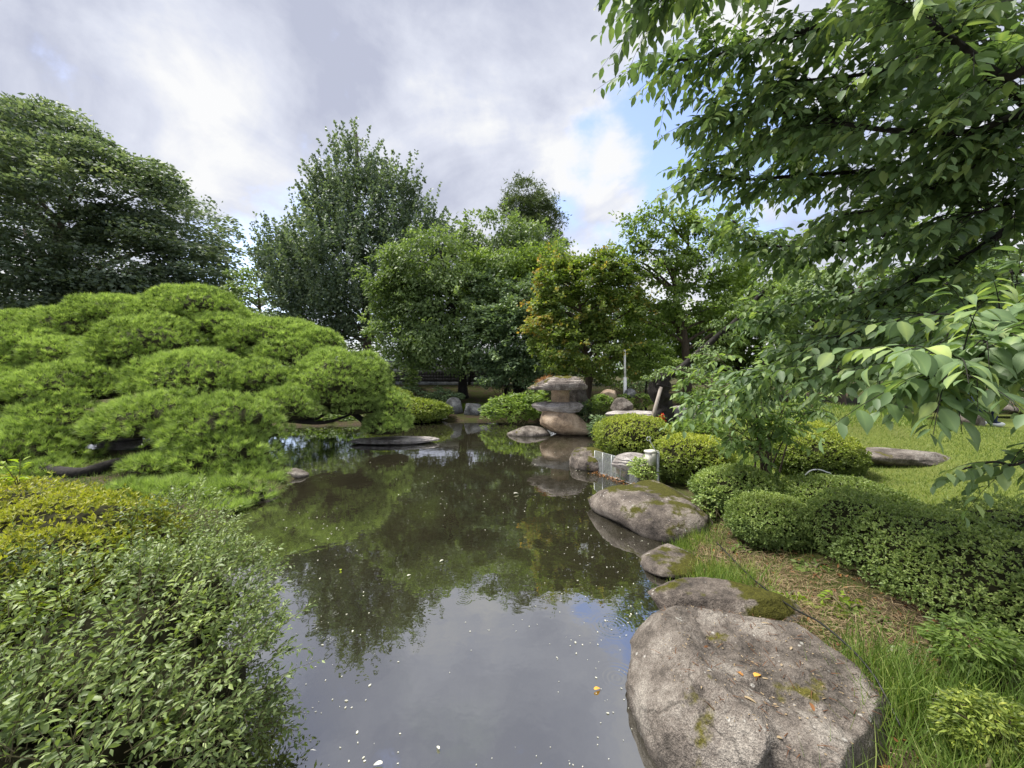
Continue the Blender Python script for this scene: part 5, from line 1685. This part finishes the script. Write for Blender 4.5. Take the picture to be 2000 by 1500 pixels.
def left_bushes():
    rng = np.random.default_rng(43)
    lob = [((-2.62, 2.95, .42), (.50, .50, .60)), ((-2.20, 2.55, .36), (.55, .50, .45)), ((-2.25, 2.0, .38), (.90, .65, .56)), ((-1.72, 1.95, .25), (.48, .60, .40)),
           ((-3.0, 1.95, .38), (.8, .7, .55)), ((-1.85, 1.25, .35), (.75, .55, .50)), ((-2.7, 1.3, .4), (.8, .6, .6))]
    lob = [(np.array(c), np.array(R)) for c, R in lob]
    root = thing('privet_bush', 'large loose olive green bush leaning over the water in the near left corner', 'bush', (-2.3, 2.2, gz1(-2.3, 2.2)))
    tw, core = Geo(), Geo()
    S, Dr = [], []
    for li, (c, R) in enumerate(lob):
        n = int((1500 if li in (1, 3) else 900) * R[0] * R[1] / .45)
        u = rdir(n * 2, rng)
        u = u[u[:, 2] > -.45][:n]
        P = c + u * R * (np.where(rng.uniform(size=len(u)) < .3, rng.uniform(.45, .75, len(u)), rng.uniform(.75, .97, len(u))) * (1 + .3 * (fbm(u * 2.5 + li, 3, li) - .5)))[:, None]
        ok = ~in_other(P, lob, li, .62)
        ok &= P[:, 2] > .07
        ok &= in_view(P, 250)[0]
        ok &= (u[:, 1] < .3) | (u[:, 2] > .3)
        S.append(P[ok])
        Dr.append(nrmz(u[ok] / R * R.mean() * .7 + [.12, .0, .35] + rng.normal(0, .48, (ok.sum(), 3))))
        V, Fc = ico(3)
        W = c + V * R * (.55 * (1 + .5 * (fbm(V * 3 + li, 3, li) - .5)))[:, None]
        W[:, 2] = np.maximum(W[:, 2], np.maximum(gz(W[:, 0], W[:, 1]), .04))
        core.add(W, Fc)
    S, Dr = np.concatenate(S), np.concatenate(Dr)
    P, D, Nn, L, T = twig_leaves(S, Dr, rng.uniform(.12, .26, len(S)), 13, rng, droop=.12, leafL=.037, flat=.6, geo=tw, rad=.002, tone=.46, spread=.55)
    nse = fbm(P * 2.4, 3, 6)
    T = np.clip(T + (nse - .5) * .8, 0, 1)
    ok = P[:, 2] > .02
    part(root, 'filler_core', *core.get(), M['twigs'], np.full(core.n, .2), kind='stuff')  # added dark filler inside the leaves, closes the gaps; no real branches
    part(root, 'twigs', *tw.get(), M['stem'], kind='stuff')
    leafy(root, 'privet', P[ok], D[ok], Nn[ok], L[ok], T[ok], T_LEAF, .40, M['privet'], rest_t=T_FOLD)
    gold = [((-3.15, 2.75, .62), (.66, .55, .46)), ((-2.90, 2.35, .58), (.46, .45, .40)), ((-4.0, 2.9, .62), (.85, .6, .52))]
    clipped_bush('golden_azalea', 'golden yellow leaved azalea at the left edge above the olive bush', gold, 12000, .034, 'golden', 44, None, tone=.45, top_tone=.25, square=2.2, aspect=.36, zlow=.2)


left_bushes()


def seedling(label, spec, seed, n=9, leafL=.10, tone=.5):
    """A young bright shoot with paired pointed leaves."""
    rng = np.random.default_rng(seed)
    b = PX(*spec[0])
    root = thing('seedling', label, 'seedling', b, 'bright seedlings growing through the near left bushes')
    g = Geo()
    S, Dr, Ln = [], [], []
    for s in spec[1:]:
        e = PX(*s)
        g.add(*tube(spline([b, (b + e) / 2 + [0, 0, .03], e], 5), np.linspace(.004, .002, 11), 5))
        S.append((b + e) / 2); Dr.append(nrmz(e - b)); Ln.append(np.linalg.norm(e - b) * .5)
    part(root, 'stem', *g.get(), M['stem'])
    P, D, Nn, L, T = twig_leaves(np.array(S), np.array(Dr), np.array(Ln), n, rng, droop=.15, leafL=leafL, flat=.3, tone=tone, spread=.9)
    var = leaf_variants('sprout', T_LEAF, .42, M['sprout'], np.linspace(.08, .92, 8))
    d = nrmz(D); side = nrmz(np.cross(d, Nn)); up = np.cross(side, d)
    for q in range(len(P)):
        o = bpy.data.objects.new('leaf', var[int(T[q] * 7.99)])
        COL.objects.link(o)
        o.parent = root
        l, p = L[q], P[q] - np.array(root.location)
        o.matrix_local = Matrix(((d[q][0] * l, side[q][0] * l, up[q][0] * l, p[0]), (d[q][1] * l, side[q][1] * l, up[q][1] * l, p[1]), (d[q][2] * l, side[q][2] * l, up[q][2] * l, p[2]), (0, 0, 0, 1)))


seedling('bright green seedling standing above the golden azalea against the pine', [(38, 960, 3.0), (5, 905, 2.95), (40, 895, 3.0), (30, 930, 2.9)], 51, 7, .085)
seedling('lime green shoot lying on the golden azalea where it meets the olive bush', [(110, 1085, 2.45), (225, 1072, 2.4), (150, 1070, 2.4)], 52, 7, .075)
seedling('pale green compound shoot on the olive bush near the left edge', [(10, 1190, 2.05), (125, 1200, 2.0), (70, 1185, 2.02)], 53, 9, .065, .35)
seedling('single yellow green shoot low on the olive bush', [(290, 1430, 1.6), (330, 1395, 1.6)], 54, 7, .04, .6)


# ------------------------------------------------------------------ grass, litter, floating bits
def scatter_grass(name, xy, Lr, W, mat, seed, droop=.3, tone=.5, kind='stuff', lean=.35):
    rng = np.random.default_rng(seed)
    n = len(xy)
    z = gz(xy[:, 0], xy[:, 1])
    P = np.stack([xy[:, 0], xy[:, 1], z - .005], -1)
    d = nrmz(rng.normal(0, lean, (n, 3)) + [0, 0, 1.0])
    T = np.clip(rng.normal(tone, .27, n) + (fbm(P * 2.2, 3, seed) - .5) * .7, 0, 1)
    V, Fc, tv = leaves(P, d, rdir(n, rng), rng.uniform(Lr[0], Lr[1], n), W, T_BLADE if W < .0095 else T_NEEDLE, T)
    o = link(name, make_mesh(name, V, Fc, M[mat], tv), kind=kind)
    return o


def rand_in(n, x0, x1, y0, y1, rng, p=None):
    out = []
    tot = 0
    while tot < n:
        xy = np.stack([rng.uniform(x0, x1, n * 2), rng.uniform(y0, y1, n * 2)], -1)
        ok = (pond_sd(xy[:, 0], xy[:, 1]) > .05)
        if p is not None:
            ok &= rng.uniform(size=len(xy)) < p(xy[:, 0], xy[:, 1])
        xy = xy[ok]
        out.append(xy)
        tot += len(xy)
        if len(xy) == 0:
            break
    return np.concatenate(out)[:n]


def clump(c, r, n, rng):
    return np.asarray(c)[:2] + rng.normal(0, 1, (n, 2)) * np.asarray(r)


rg = np.random.default_rng(60)
scatter_grass('lawn_grass', rand_in(60000, 2.8, 11, 3.8, 12, rg, lambda x, y: np.minimum(1, lawn_mask(x, y) * 1.3) * np.clip(5 / y, .2, 1)), (.03, .08), .010, 'lawn', 61, tone=.55, lean=.5)
cl = [G(1405, 1115, .15), G(1440, 1135, .16), G(1350, 1050, .15), G(1330, 1045, .15), G(1380, 1125, .14), G(1420, 1150, .16), G(1340, 1030, .15)]
scatter_grass('bank_grass', np.concatenate([clump(c, (.16, .12), 420, rg) for c in cl]), (.07, .19), .006, 'grass', 62, tone=.55)
cl = [(1.98, 1.95), (2.08, 1.75), (2.0, 1.55), (2.2, 1.6), (1.85, 1.45), (2.15, 1.35), (2.32, 1.9), (1.7, 1.35), (1.5, 1.35), (2.05, 2.15), (1.95, 1.30), (2.3, 1.35), (1.42, 1.30)]
scatter_grass('long_grass', np.concatenate([clump(c, (.12, .12), 420, rg) for c in cl]), (.14, .34), .0055, 'grass', 63, tone=.42, lean=.42)
cl = [(1.95, 3.3), (2.3, 3.4), (2.1, 4.2), (2.4, 2.9), (2.2, 2.5), (2.5, 3.8), (1.95, 4.5), (2.5, 2.2)]
scatter_grass('sparse_grass', np.concatenate([clump(c, (.3, .3), 230, rg) for c in cl]), (.03, .11), .005, 'grass', 64, tone=.45, lean=.6)
cl = [G(890, 812, .05), G(925, 812, .05), G(950, 812, .05), G(910, 812, .05)]
scatter_grass('shore_grass', np.concatenate([clump(c, (.30, .10), 420, rg) for c in cl]), (.12, .34), .016, 'sprout', 65, tone=.1)
scatter_grass('mound_grass', rand_in(12000, 3.2, 9.5, 8.0, 13, rg), (.05, .16), .016, 'grass', 66, tone=.5, lean=.5)
scatter_grass('undergrowth', rand_in(9000, 1.7, 4.5, 6.5, 12, rg), (.04, .16), .013, 'grass', 67, tone=.42, lean=.6)
scatter_grass('moss_grass', rand_in(11000, -9, -2.4, 4.2, 8.6, rg), (.04, .13), .0096, 'box_leaf', 68, tone=.1, lean=.7)


def litter():
    rng = np.random.default_rng(70)
    # dry straw and needles lying on the bank between boulder and hedge
    n = 6500
    t = rng.uniform(0, 1, n)
    ctr = np.stack([np.interp(t, [0, .3, .6, 1], [2.05, 2.2, 2.25, 2.35]), np.interp(t, [0, .3, .6, 1], [4.6, 3.6, 2.9, 2.0])], -1)
    xy = ctr + rng.normal(0, 1, (n, 2)) * [.28, .30]
    ok = pond_sd(xy[:, 0], xy[:, 1]) > .08
    xy = xy[ok]
    n = len(xy)
    P = np.stack([xy[:, 0], xy[:, 1], gz(xy[:, 0], xy[:, 1]) + rng.uniform(.004, .03, n)], -1)
    d = nrmz(rng.normal(size=(n, 3)) * [1, 1, .16])
    V, Fc, tv = leaves(P, d, nrmz(rng.normal(0, .3, (n, 3)) + [0, 0, 1]), rng.uniform(.04, .16, n), .004, T_BLADE, rng.uniform(0, 1, n))
    link('dry_straw', make_mesh('dry_straw', V, Fc, M['straw'], tv), kind='stuff')
    # small pale fragments that float on the pond
    n = 1900
    y = 1.4 + 11.5 * rng.uniform(0, 1, n) ** 1.6
    x = rng.uniform(-.62, .36, n) * y
    dens = fbm(np.stack([x * .8, y * .8, 0 * x], -1), 3, 12)
    ok = (pond_sd(x, y) < -.1) & (rng.uniform(size=n) < np.clip((dens - .42) * 6, .06, 1))
    x, y = x[ok], y[ok]
    n = len(x)
    P = np.stack([x, y, np.full(n, .004)], -1)
    a = rng.uniform(0, 6.28, n)
    d = np.stack([np.cos(a), np.sin(a), 0 * a], -1)
    L = np.clip(rng.lognormal(-4.55, .42, n), .005, .026) * np.clip(.75 + y / 12, .8, 1.6)
    V, Fc, tv = leaves(P, d, np.tile([0, 0, 1.0], (n, 1)), L, L * .6, T_LEAF, rng.uniform(.1, 1, n))
    V[:, 2] = .004 + np.abs(V[:, 2] - .004) * .3
    link('floating_petals', make_mesh('floating_petals', V, Fc, M['petal'], tv), kind='stuff')


litter()
for k, (px, py, d, r, mt) in enumerate([(1540, 1180, 2.95, 22, 'sprout'), (1500, 1175, 3.1, 20, 'light_leaf'), (1700, 1235, 2.6, 26, 'light_leaf'), (1765, 1300, 2.25, 26, 'box_leaf'), (1590, 1120, 3.4, 18, 'light_leaf'), (1455, 1075, 4.0, 20, 'light_leaf')]):
    loose_shrub('weed', ['pale broad leaved weed at the landward corner of the mossy slab', 'green weed tuft growing at the edge of the mossy slab', 'leafy weed on the straw between nearest boulder and hedge', 'dark leaved weed under the hedge beside the long grass', 'small weed on the bare bank in front of the smallest bush', 'weed on the bank beside the long mossy boulder'][k],
                [lobe_px(px, py, d, r, r * .5, r)], 14, 7, .05, mt, 330 + k, tone=.4, group='weeds on the bank', cat='plant')


def bank_litter():
    rng = np.random.default_rng(71)
    n = 900
    xy = rand_in(n, 1.7, 3.2, 1.6, 5.2, rng)
    n = len(xy)
    P = np.stack([xy[:, 0], xy[:, 1], gz(xy[:, 0], xy[:, 1]) + .012], -1)
    V, Fc, tv = leaves(P, rng.normal(size=(n, 3)) * [1, 1, .25], rng.normal(0, .35, (n, 3)) + [0, 0, 1], rng.uniform(.02, .055, n), rng.uniform(.01, .024, n), T_FOLD, rng.uniform(0, .8, n))
    link('fallen_leaves', make_mesh('fallen_leaves', V, Fc, M['litter'], tv), kind='stuff')


bank_litter()


def flat_leaf(name, label, p, L, ang, mat, tone, group=None, tilt=.15, aspect=.5):
    d = np.array([[math.cos(ang), math.sin(ang), tilt]])
    V, Fc, tv = leaves(np.array([p]), d, np.array([[.1, .1, 1.0]]), np.array([L]), np.array([L * aspect]), T_CHERRY, np.array([tone]))
    V[:, 2] += max(0.0, p[2] + .002 - V[:, 2].min())
    single(name, label, 'leaf', V, Fc, M[mat], p, group, tone=tv)


def lay(px, py, z):
    return G(px, py, z)


flat_leaf('fallen_leaf', 'bright orange fallen leaf in the hollow of the nearest boulder', lay(1470, 1322, .36), .055, .2, 'orange', .8, 'leaves on the nearest boulder')
flat_leaf('fallen_leaf', 'dull pink brown fallen leaf touching the orange one', lay(1452, 1322, .36), .05, 2.0, 'litter', .9, 'leaves on the nearest boulder')
flat_leaf('fallen_leaf', 'narrow tan fallen leaf near the front of the nearest boulder', lay(1450, 1362, .38), .065, -.7, 'straw', .9, 'leaves on the nearest boulder', aspect=.3)
flat_leaf('fallen_leaf', 'small dark red fallen leaf left of the orange one', lay(1375, 1266, .36), .035, .3, 'litter', .3, 'leaves on the nearest boulder')
flat_leaf('fallen_leaf', 'curled brown fallen leaf by the front cleft of the nearest boulder', lay(1590, 1392, .38), .06, 1.2, 'litter', .5, 'leaves on the nearest boulder', aspect=.3)
flat_leaf('fallen_leaf', 'dark brown fallen leaf left of the front cleft', lay(1412, 1358, .38), .04, .1, 'litter', .2, 'leaves on the nearest boulder', aspect=.3)
for (px, py, L, mat, tone, lab) in [(665, 1116, .045, 'sprout', .9, 'yellow leaf floating on the dark water near the left bushes'), (795, 1127, .05, 'petal', .4, 'cream leaf floating mid pond right of the yellow one'),
                                    (866, 1095, .05, 'petal', .2, 'pale curled leaf floating in the middle of the pond'), (1160, 1350, .05, 'orange', .8, 'tan orange leaf floating beside the nearest boulder'),
                                    (748, 1494, .05, 'petal', .9, 'white leaf floating at the bottom edge of the view'), (858, 1466, .03, 'petal', .8, 'small white leaf floating on the reflected sky'),
                                    (1003, 966, .10, 'petal', .7, 'white leaf floating on the dark water below the lantern reflection')]:
    flat_leaf('floating_leaf', lab, lay(px, py, .004), L, random.uniform(0, 6), mat, tone, 'single leaves floating on the pond', tilt=0.02)


# ------------------------------------------------------------------ small man-made things
def torus(c, R, r, ax1, ax2, n=20, m=8):
    t = np.linspace(0, 2 * math.pi, n + 1)
    pts = c + R * (np.cos(t)[:, None] * ax1 + np.sin(t)[:, None] * ax2)
    return tube(pts, r, m, cap=False)


def things():
    # white pole with a thicker sleeve
    b = PX(1221, 772, 12.8)
    g0 = gz1(b[0], b[1])
    root = thing('white_pole', 'slim white pole with a thicker lower sleeve right of the maple', 'pole', (b[0], b[1], g0))
    m, t = PX(1221, 737, 12.8), PX(1220, 685, 12.8)
    part(root, 'sleeve', *tube([(b[0], b[1], g0 - .1), m], .055, 12), M['white_paint'], smooth=True)
    part(root, 'pole', *tube([m - [0, 0, .02], t], .035, 12), M['white_paint'], smooth=True)
    part(root, 'cap', *tube([t, t + [0, 0, .03]], .042, 12), M['white_paint'], smooth=True)

    # low net panel in the water
    A, B = np.array([1.66, 7.75, .0]), np.array([2.20, 6.55, .03])
    up = np.array([.02, .05, .40])
    root = thing('net_panel', 'low grey wire net panel standing in the water beside the bank', 'net panel', (A + B) / 2)
    g = Geo()
    for a, b_ in ((A, B), (A + up, B + up)):
        g.add(*tube([a, b_], .006, 6))
    part(root, 'rail', *g.get(), M['steel'], kind='stuff')
    for q in np.linspace(0, 1, 6):
        a = A * (1 - q) + B * q
        part(root, 'bar', *tube([a - [0, 0, .1], a + up], .007, 6), M['steel'])
    g = Geo()
    for q in np.linspace(0, 1, 62):
        a = A * (1 - q) + B * q
        g.add(*tube([a, a + up], .0028, 3, cap=False))
    for q in np.linspace(0, 1, 19):
        g.add(*tube([A + up * q, B + up * q], .0028, 3, cap=False))
    part(root, 'net', *g.get(), M['wire'], kind='stuff')
    n = 160
    q = RNG.uniform(0, 1, n)[:, None]
    P = A * (1 - q) + B * q + RNG.normal(0, .05, (n, 3)) * [1, 1, .2] + [-.05, -.05, .01]
    V, Fc, tv = leaves(P, rdir(n) * [1, 1, .2], RNG.normal(0, .3, (n, 3)) + [0, 0, 1], RNG.uniform(.03, .07, n), .025, T_DIAMOND, RNG.uniform(.2, 1, n))
    link('leaf_litter', make_mesh('leaf_litter', V, Fc, M['litter'], tv), kind='stuff')

    # white tapered box on its grey post
    c = PX(1272, 894, 6.4)
    root = thing('white_box', 'white tapered plastic box with a lid on a short grey post', 'box', (c[0], c[1], gz1(c[0], c[1])))
    zt, zb = c[2] + .125, c[2] - .12

    def frus(z0, z1, w0, w1, dd=.8):
        V = np.array([[sx * w * .5, sy * w * .5 * dd, z] for z, w in ((z0, w0), (z1, w1)) for sx, sy in ((-1, -1), (1, -1), (1, 1), (-1, 1))])
        V[:, :2] = V[:, :2] @ np.array([[.92, .39], [-.39, .92]])
        V[:, 0] += c[0]; V[:, 1] += c[1]
        return V, np.array([[0, 1, 5, 4], [1, 2, 6, 5], [2, 3, 7, 6], [3, 0, 4, 7], [3, 2, 1, 0], [4, 5, 6, 7]])
    part(root, 'body', *frus(zb, zt - .035, .125, .165), M['cream'])
    part(root, 'lid', *frus(zt - .034, zt, .19, .18), M['cream'])
    part(root, 'seam', *frus(zt - .044, zt - .0345, .170, .172), M['steel'])
    pp = np.array([c[0] + .12, c[1] - .02, gz1(c[0], c[1]) - .1])
    part(root, 'post', *tube([pp, [pp[0] - .02, pp[1], zt - .02]], .028, 10), M['steel'], smooth=True)
    part(root, 'bracket', *box((c[0] + .085, c[1] - .01, c[2] + .03), (.06, .03, .05)), M['steel'])
    # ring topped stake
    r0 = PX(1267, 857, 6.35)
    foot = PX(1287, 935, 6.35); foot[2] = gz1(foot[0], foot[1]) - .05
    kn = PX(1283, 884, 6.35)
    root = thing('ring_stake', 'bent grey metal stake with a ring top leaning beside the white box', 'stake', (foot[0], foot[1], foot[2] + .05))
    e1, e2 = np.array([1., 0, 0]), np.array([0, 0, 1.])
    st = r0 + nrmz(kn - r0) * .033
    part(root, 'rod', *tube(spline([st, (st + kn) / 2, kn, kn + [.03, 0, -.06], foot], 6), .0085, 8), M['steel'], smooth=True)
    part(root, 'ring', *torus(r0, .032, .008, e1, e2), M['steel'], smooth=True)
    c2 = PX(1201, 894, 7.2)
    single('ring_stake', 'small ring of a second stake just above the wire net panel', 'stake', *(lambda g: g.get())(Geo().add(*torus(c2, .03, .007, e1, e2)).add(*tube([c2 - [0, 0, .03], [c2[0] + .02, c2[1], gz1(c2[0], c2[1]) - .05]], .007, 6))), M['steel'], c2, smooth=True)
    # thin white hoop over the bush
    a, b_ = PX(1566, 942, 5.0), PX(1624, 930, 5.0)
    za = gz1(a[0], a[1])
    pts = spline([[a[0], a[1], za], a + [0, 0, .02], PX(1580, 921, 5.0), PX(1597, 917, 5.0), PX(1614, 922, 5.0), b_, [b_[0], b_[1], za]], 6)
    single('wire_hoop', 'thin white wire hoop arching behind the hedge end', 'hoop', *tube(pts, .008, 8), M['white_paint'], pts[0], smooth=True)
    # black cable lying over the near boulder's landward edge
    cps = [G(1400, 1060, .2), G(1470, 1130, .22), G(1545, 1185, .33), G(1600, 1215, .40), G(1660, 1265, .40), G(1700, 1310, .385), G(1722, 1345, .36), G(1760, 1420, .3)]
    cps = [np.array([p[0], p[1], max(p[2], gz1(p[0], p[1]) + .015)]) for p in cps]
    single('cable', 'thin black cable lying along the landward edge of the nearest boulder', 'cable', *tube(spline(cps, 8), .006, 6), M['black'], cps[0], smooth=True)

    # old cherry trunk, propped
    d = 10.6
    b = PX(1300, 838, d)
    b[2] = gz1(b[0], b[1]) - .1
    root = thing('old_cherry_tree', 'gnarled black old cherry trunk leaning right, held by a wooden prop', 'tree', b)
    ln = spline([b, PX(1297, 805, d), PX(1291, 775, d), PX(1290, 752, d), PX(1298, 732, d)], 10)
    rr = np.interp(np.linspace(0, 1, len(ln)), [0, .15, .5, .8, 1], [.33, .27, .28, .22, .14])
    V, Fs = tube(ln, rr, 28)
    nn = fbm(V * 2.6, 4, 33) - .5
    ctr = np.concatenate([np.repeat(ln, 28, 0), ln[:1], ln[-1:]])
    V = V + nrmz(V - ctr + 1e-6) * (nn * .34 + (fbm(V * 9, 3, 2) - .5) * .16)[:, None]
    part(root, 'trunk', V, Fs, M['bark_dark'], smooth=True)
    lim = spline([ln[-8], PX(1335, 715, d), PX(1380, 675, d), PX(1425, 638, d), PX(1460, 602, d), PX(1500, 560, d)], 8)
    V, Fs = tube(lim + (fbm(lim * 4, 2, 3)[:, None] - .5) * .1, np.linspace(.11, .05, len(lim)), 9)
    part(root, 'limb', V, Fs, M['bark_dark'], smooth=True)
    tgt = [lobe_px(1440, 640, d, 60, 34, 30), lobe_px(1330, 725, d, 34, 16, 20), lobe_px(1500, 600, d, 70, 50, 40), lobe_px(1390, 690, d, 45, 24, 26), lobe_px(1285, 735, d, 22, 12, 14)]
    rng = np.random.default_rng(88)
    subs = sublobes(tgt, 100, .2, .6, rng, back=.8)
    P, D, Nn, L, T = spray_leaves('droop', subs, 40, .10, rng, PX(1400, 700, d), .5)
    V, Fc, tv = leaves(P, D, Nn, L, L * .5, T_LEAF, T)
    part(root, 'crown', V, Fc, M['cherry_far'], tv, kind='stuff')
    g = Geo()
    for s in subs[::3]:
        a = lim[int(np.argmin(np.linalg.norm(lim - s[0], axis=1)))]
        g.add(*tube(spline([a, (a + s[0]) / 2 + [0, 0, .05], s[0]], 4), np.linspace(.02, .005, 9), 4, cap=False))
    part(root, 'twigs', *g.get(), M['bark_dark'], kind='stuff')
    f, t = PX(1268, 822, d - .5), PX(1291, 756, d - .35)
    f[2] = min(f[2], gz1(f[0], f[1]))
    root = thing('wooden_prop', 'pale wooden prop pole leaning against the old black trunk', 'prop', f)
    part(root, 'pole', *tube([f - [.05, 0, .1], t], [.05, .045], 12), M['wood'], smooth=True)
    part(root, 'crossbar', *tube([t + [-.10, .02, .07], t + [.26, .12, -.01]], .035, 10), M['bark_dark'], smooth=True)

    # red flowers
    b = PX(1300, 835, 9.4); b[2] = gz1(b[0], b[1])
    root = thing('red_flower', 'small red flowering plant in front of the old trunk', 'flower', b)
    g = Geo()
    fl = [PX(1293, 812, 9.4), PX(1287, 818, 9.4), PX(1296, 819, 9.35)]
    for p in fl:
        g.add(*tube(spline([b, (b + p) / 2 + [.02, 0, 0], p], 5), .006, 5))
    part(root, 'stem', *g.get(), M['stem'], kind='stuff')
    for p in fl:
        m = 9
        V, Fc, tv = leaves(np.tile(p, (m, 1)), nrmz(rdir(m) + [0, 0, .5]), rdir(m), .085, .04, T_LEAF, RNG.uniform(0, 1, m))
        part(root, 'blossom', V, Fc, M['red'], tv)
    m = 14
    pp = b + (fl[0] - b) * RNG.uniform(.3, 1.1, (m, 1)) + [.02, 0, 0]
    V, Fc, tv = leaves(pp, nrmz(rdir(m) * [1, 1, .4] + [.4, -.3, 0]), RNG.normal(0, .3, (m, 3)) + [0, 0, 1], .16, .05, T_LEAF, RNG.uniform(.2, .8, m))
    part(root, 'foliage', V, Fc, M['light_leaf'], tv, kind='stuff')


things()


def person():
    """Someone resting beyond the lawn, almost hidden by leaves."""
    d = 9.2
    seat = PX(1893, 815, d)
    g0 = gz1(seat[0], seat[1])
    V, Fc = rock_geo((seat[0], seat[1] + .05, g0 + .12), (.34, .30, .28), 95, cuts=8, rough=.06, sub=4, flat_top=.6)
    single('rock', 'low seat stone under the person in navy clothes', 'rock', V, Fc, M['granite'], (seat[0], seat[1], g0), smooth=True)
    z = g0 + .36
    x, y = seat[0], seat[1]
    root = thing('person', 'person in navy clothes sitting sideways beyond the lawn behind hanging leaves', 'person', (x, y, g0))
    J = {'pel': (0, 0, z + .08), 'sp': (-.02, 0, z + .30), 'ch': (.02, 0, z + .50), 'ne': (.06, 0, z + .62), 'hd': (.09, 0, z + .74), 'ht': (.10, 0, z + .86),
         'hl': (.06, -.11, z + .06), 'kl': (.44, -.13, z + .10), 'al': (.46, -.12, g0 + .09), 'tl': (.62, -.13, g0 + .05),
         'hr': (.06, .11, z + .06), 'kr': (.43, .14, z + .12), 'ar': (.36, .13, g0 + .09), 'tr': (.52, .14, g0 + .05),
         'sl': (.03, -.19, z + .52), 'el': (.14, -.24, z + .27), 'wl': (.34, -.13, z + .20), 'fl': (.42, -.09, z + .19),
         'sr': (.03, .19, z + .52), 'er': (.14, .24, z + .27), 'wr': (.34, .14, z + .22), 'fr': (.42, .09, z + .20)}
    rad = {'pel': .14, 'sp': .13, 'ch': .15, 'ne': .055, 'hd': .09, 'ht': .075, 'hl': .09, 'kl': .065, 'al': .045, 'tl': .035, 'hr': .09, 'kr': .065, 'ar': .045, 'tr': .035,
           'sl': .06, 'el': .045, 'wl': .032, 'fl': .03, 'sr': .06, 'er': .045, 'wr': .032, 'fr': .03}
    names = list(J)
    E = [('pel', 'sp'), ('sp', 'ch'), ('ch', 'ne'), ('ne', 'hd'), ('hd', 'ht'), ('pel', 'hl'), ('hl', 'kl'), ('kl', 'al'), ('al', 'tl'), ('pel', 'hr'), ('hr', 'kr'), ('kr', 'ar'), ('ar', 'tr'),
         ('ch', 'sl'), ('sl', 'el'), ('el', 'wl'), ('wl', 'fl'), ('ch', 'sr'), ('sr', 'er'), ('er', 'wr'), ('wr', 'fr')]
    me = bpy.data.meshes.new('body')
    me.from_pydata([Vector(J[k]) - Vector((0, 0, g0)) for k in names], [(names.index(a), names.index(b)) for a, b in E], [])
    o = link('body', me, root)
    md = o.modifiers.new('skin', 'SKIN')
    for i, k in enumerate(names):
        me.skin_vertices[0].data[i].radius = (rad[k], rad[k])
        me.skin_vertices[0].data[i].use_root = (k == 'pel')
    sb = o.modifiers.new('sub', 'SUBSURF')
    sb.levels = sb.render_levels = 2
    me.materials.append(M['navy'])
    hx = np.array(J['hd']) + [x, y, 0.03]
    V, Fc = ico(3)
    part(root, 'head', hx + [.012, 0, 0] + V * [.085, .075, .11], Fc, M['skin'], smooth=True)
    W = V * [.098, .088, .118]
    W = W[:, :] + np.where(V[:, :1] > .25, -.06, 0) * [1, 0, 0]
    part(root, 'hair', hx + [-.012, 0, .022] + W, Fc, M['hair'], smooth=True)
    for s in ('l', 'r'):
        a, t = np.array(J['a' + s]), np.array(J['t' + s])
        V2, Fc2 = ico(3)
        part(root, 'shoe', (a + t) / 2 + [x + .02, y, -.03] + V2 * [.14, .052, .055], Fc2, M['white_paint'], smooth=True)
        w, f = np.array(J['w' + s]), np.array(J['f' + s])
        g = Geo()
        g.add(*((f * .6 + w * .4) + [x, y, 0] + V2 * [.05, .038, .025], Fc2))
        for q in range(5):
            st = f + [x, y, 0] + [0, (q - 2) * .016, 0]
            ln = (.045, .07, .078, .07, .055)[q]
            g.add(*tube([st, st + [ln * .6, 0, -.008], st + [ln, 0, -.03]], [.0095, .0085, .007], 6))
        part(root, 'hand', *g.get(), M['skin'], smooth=True)


person()
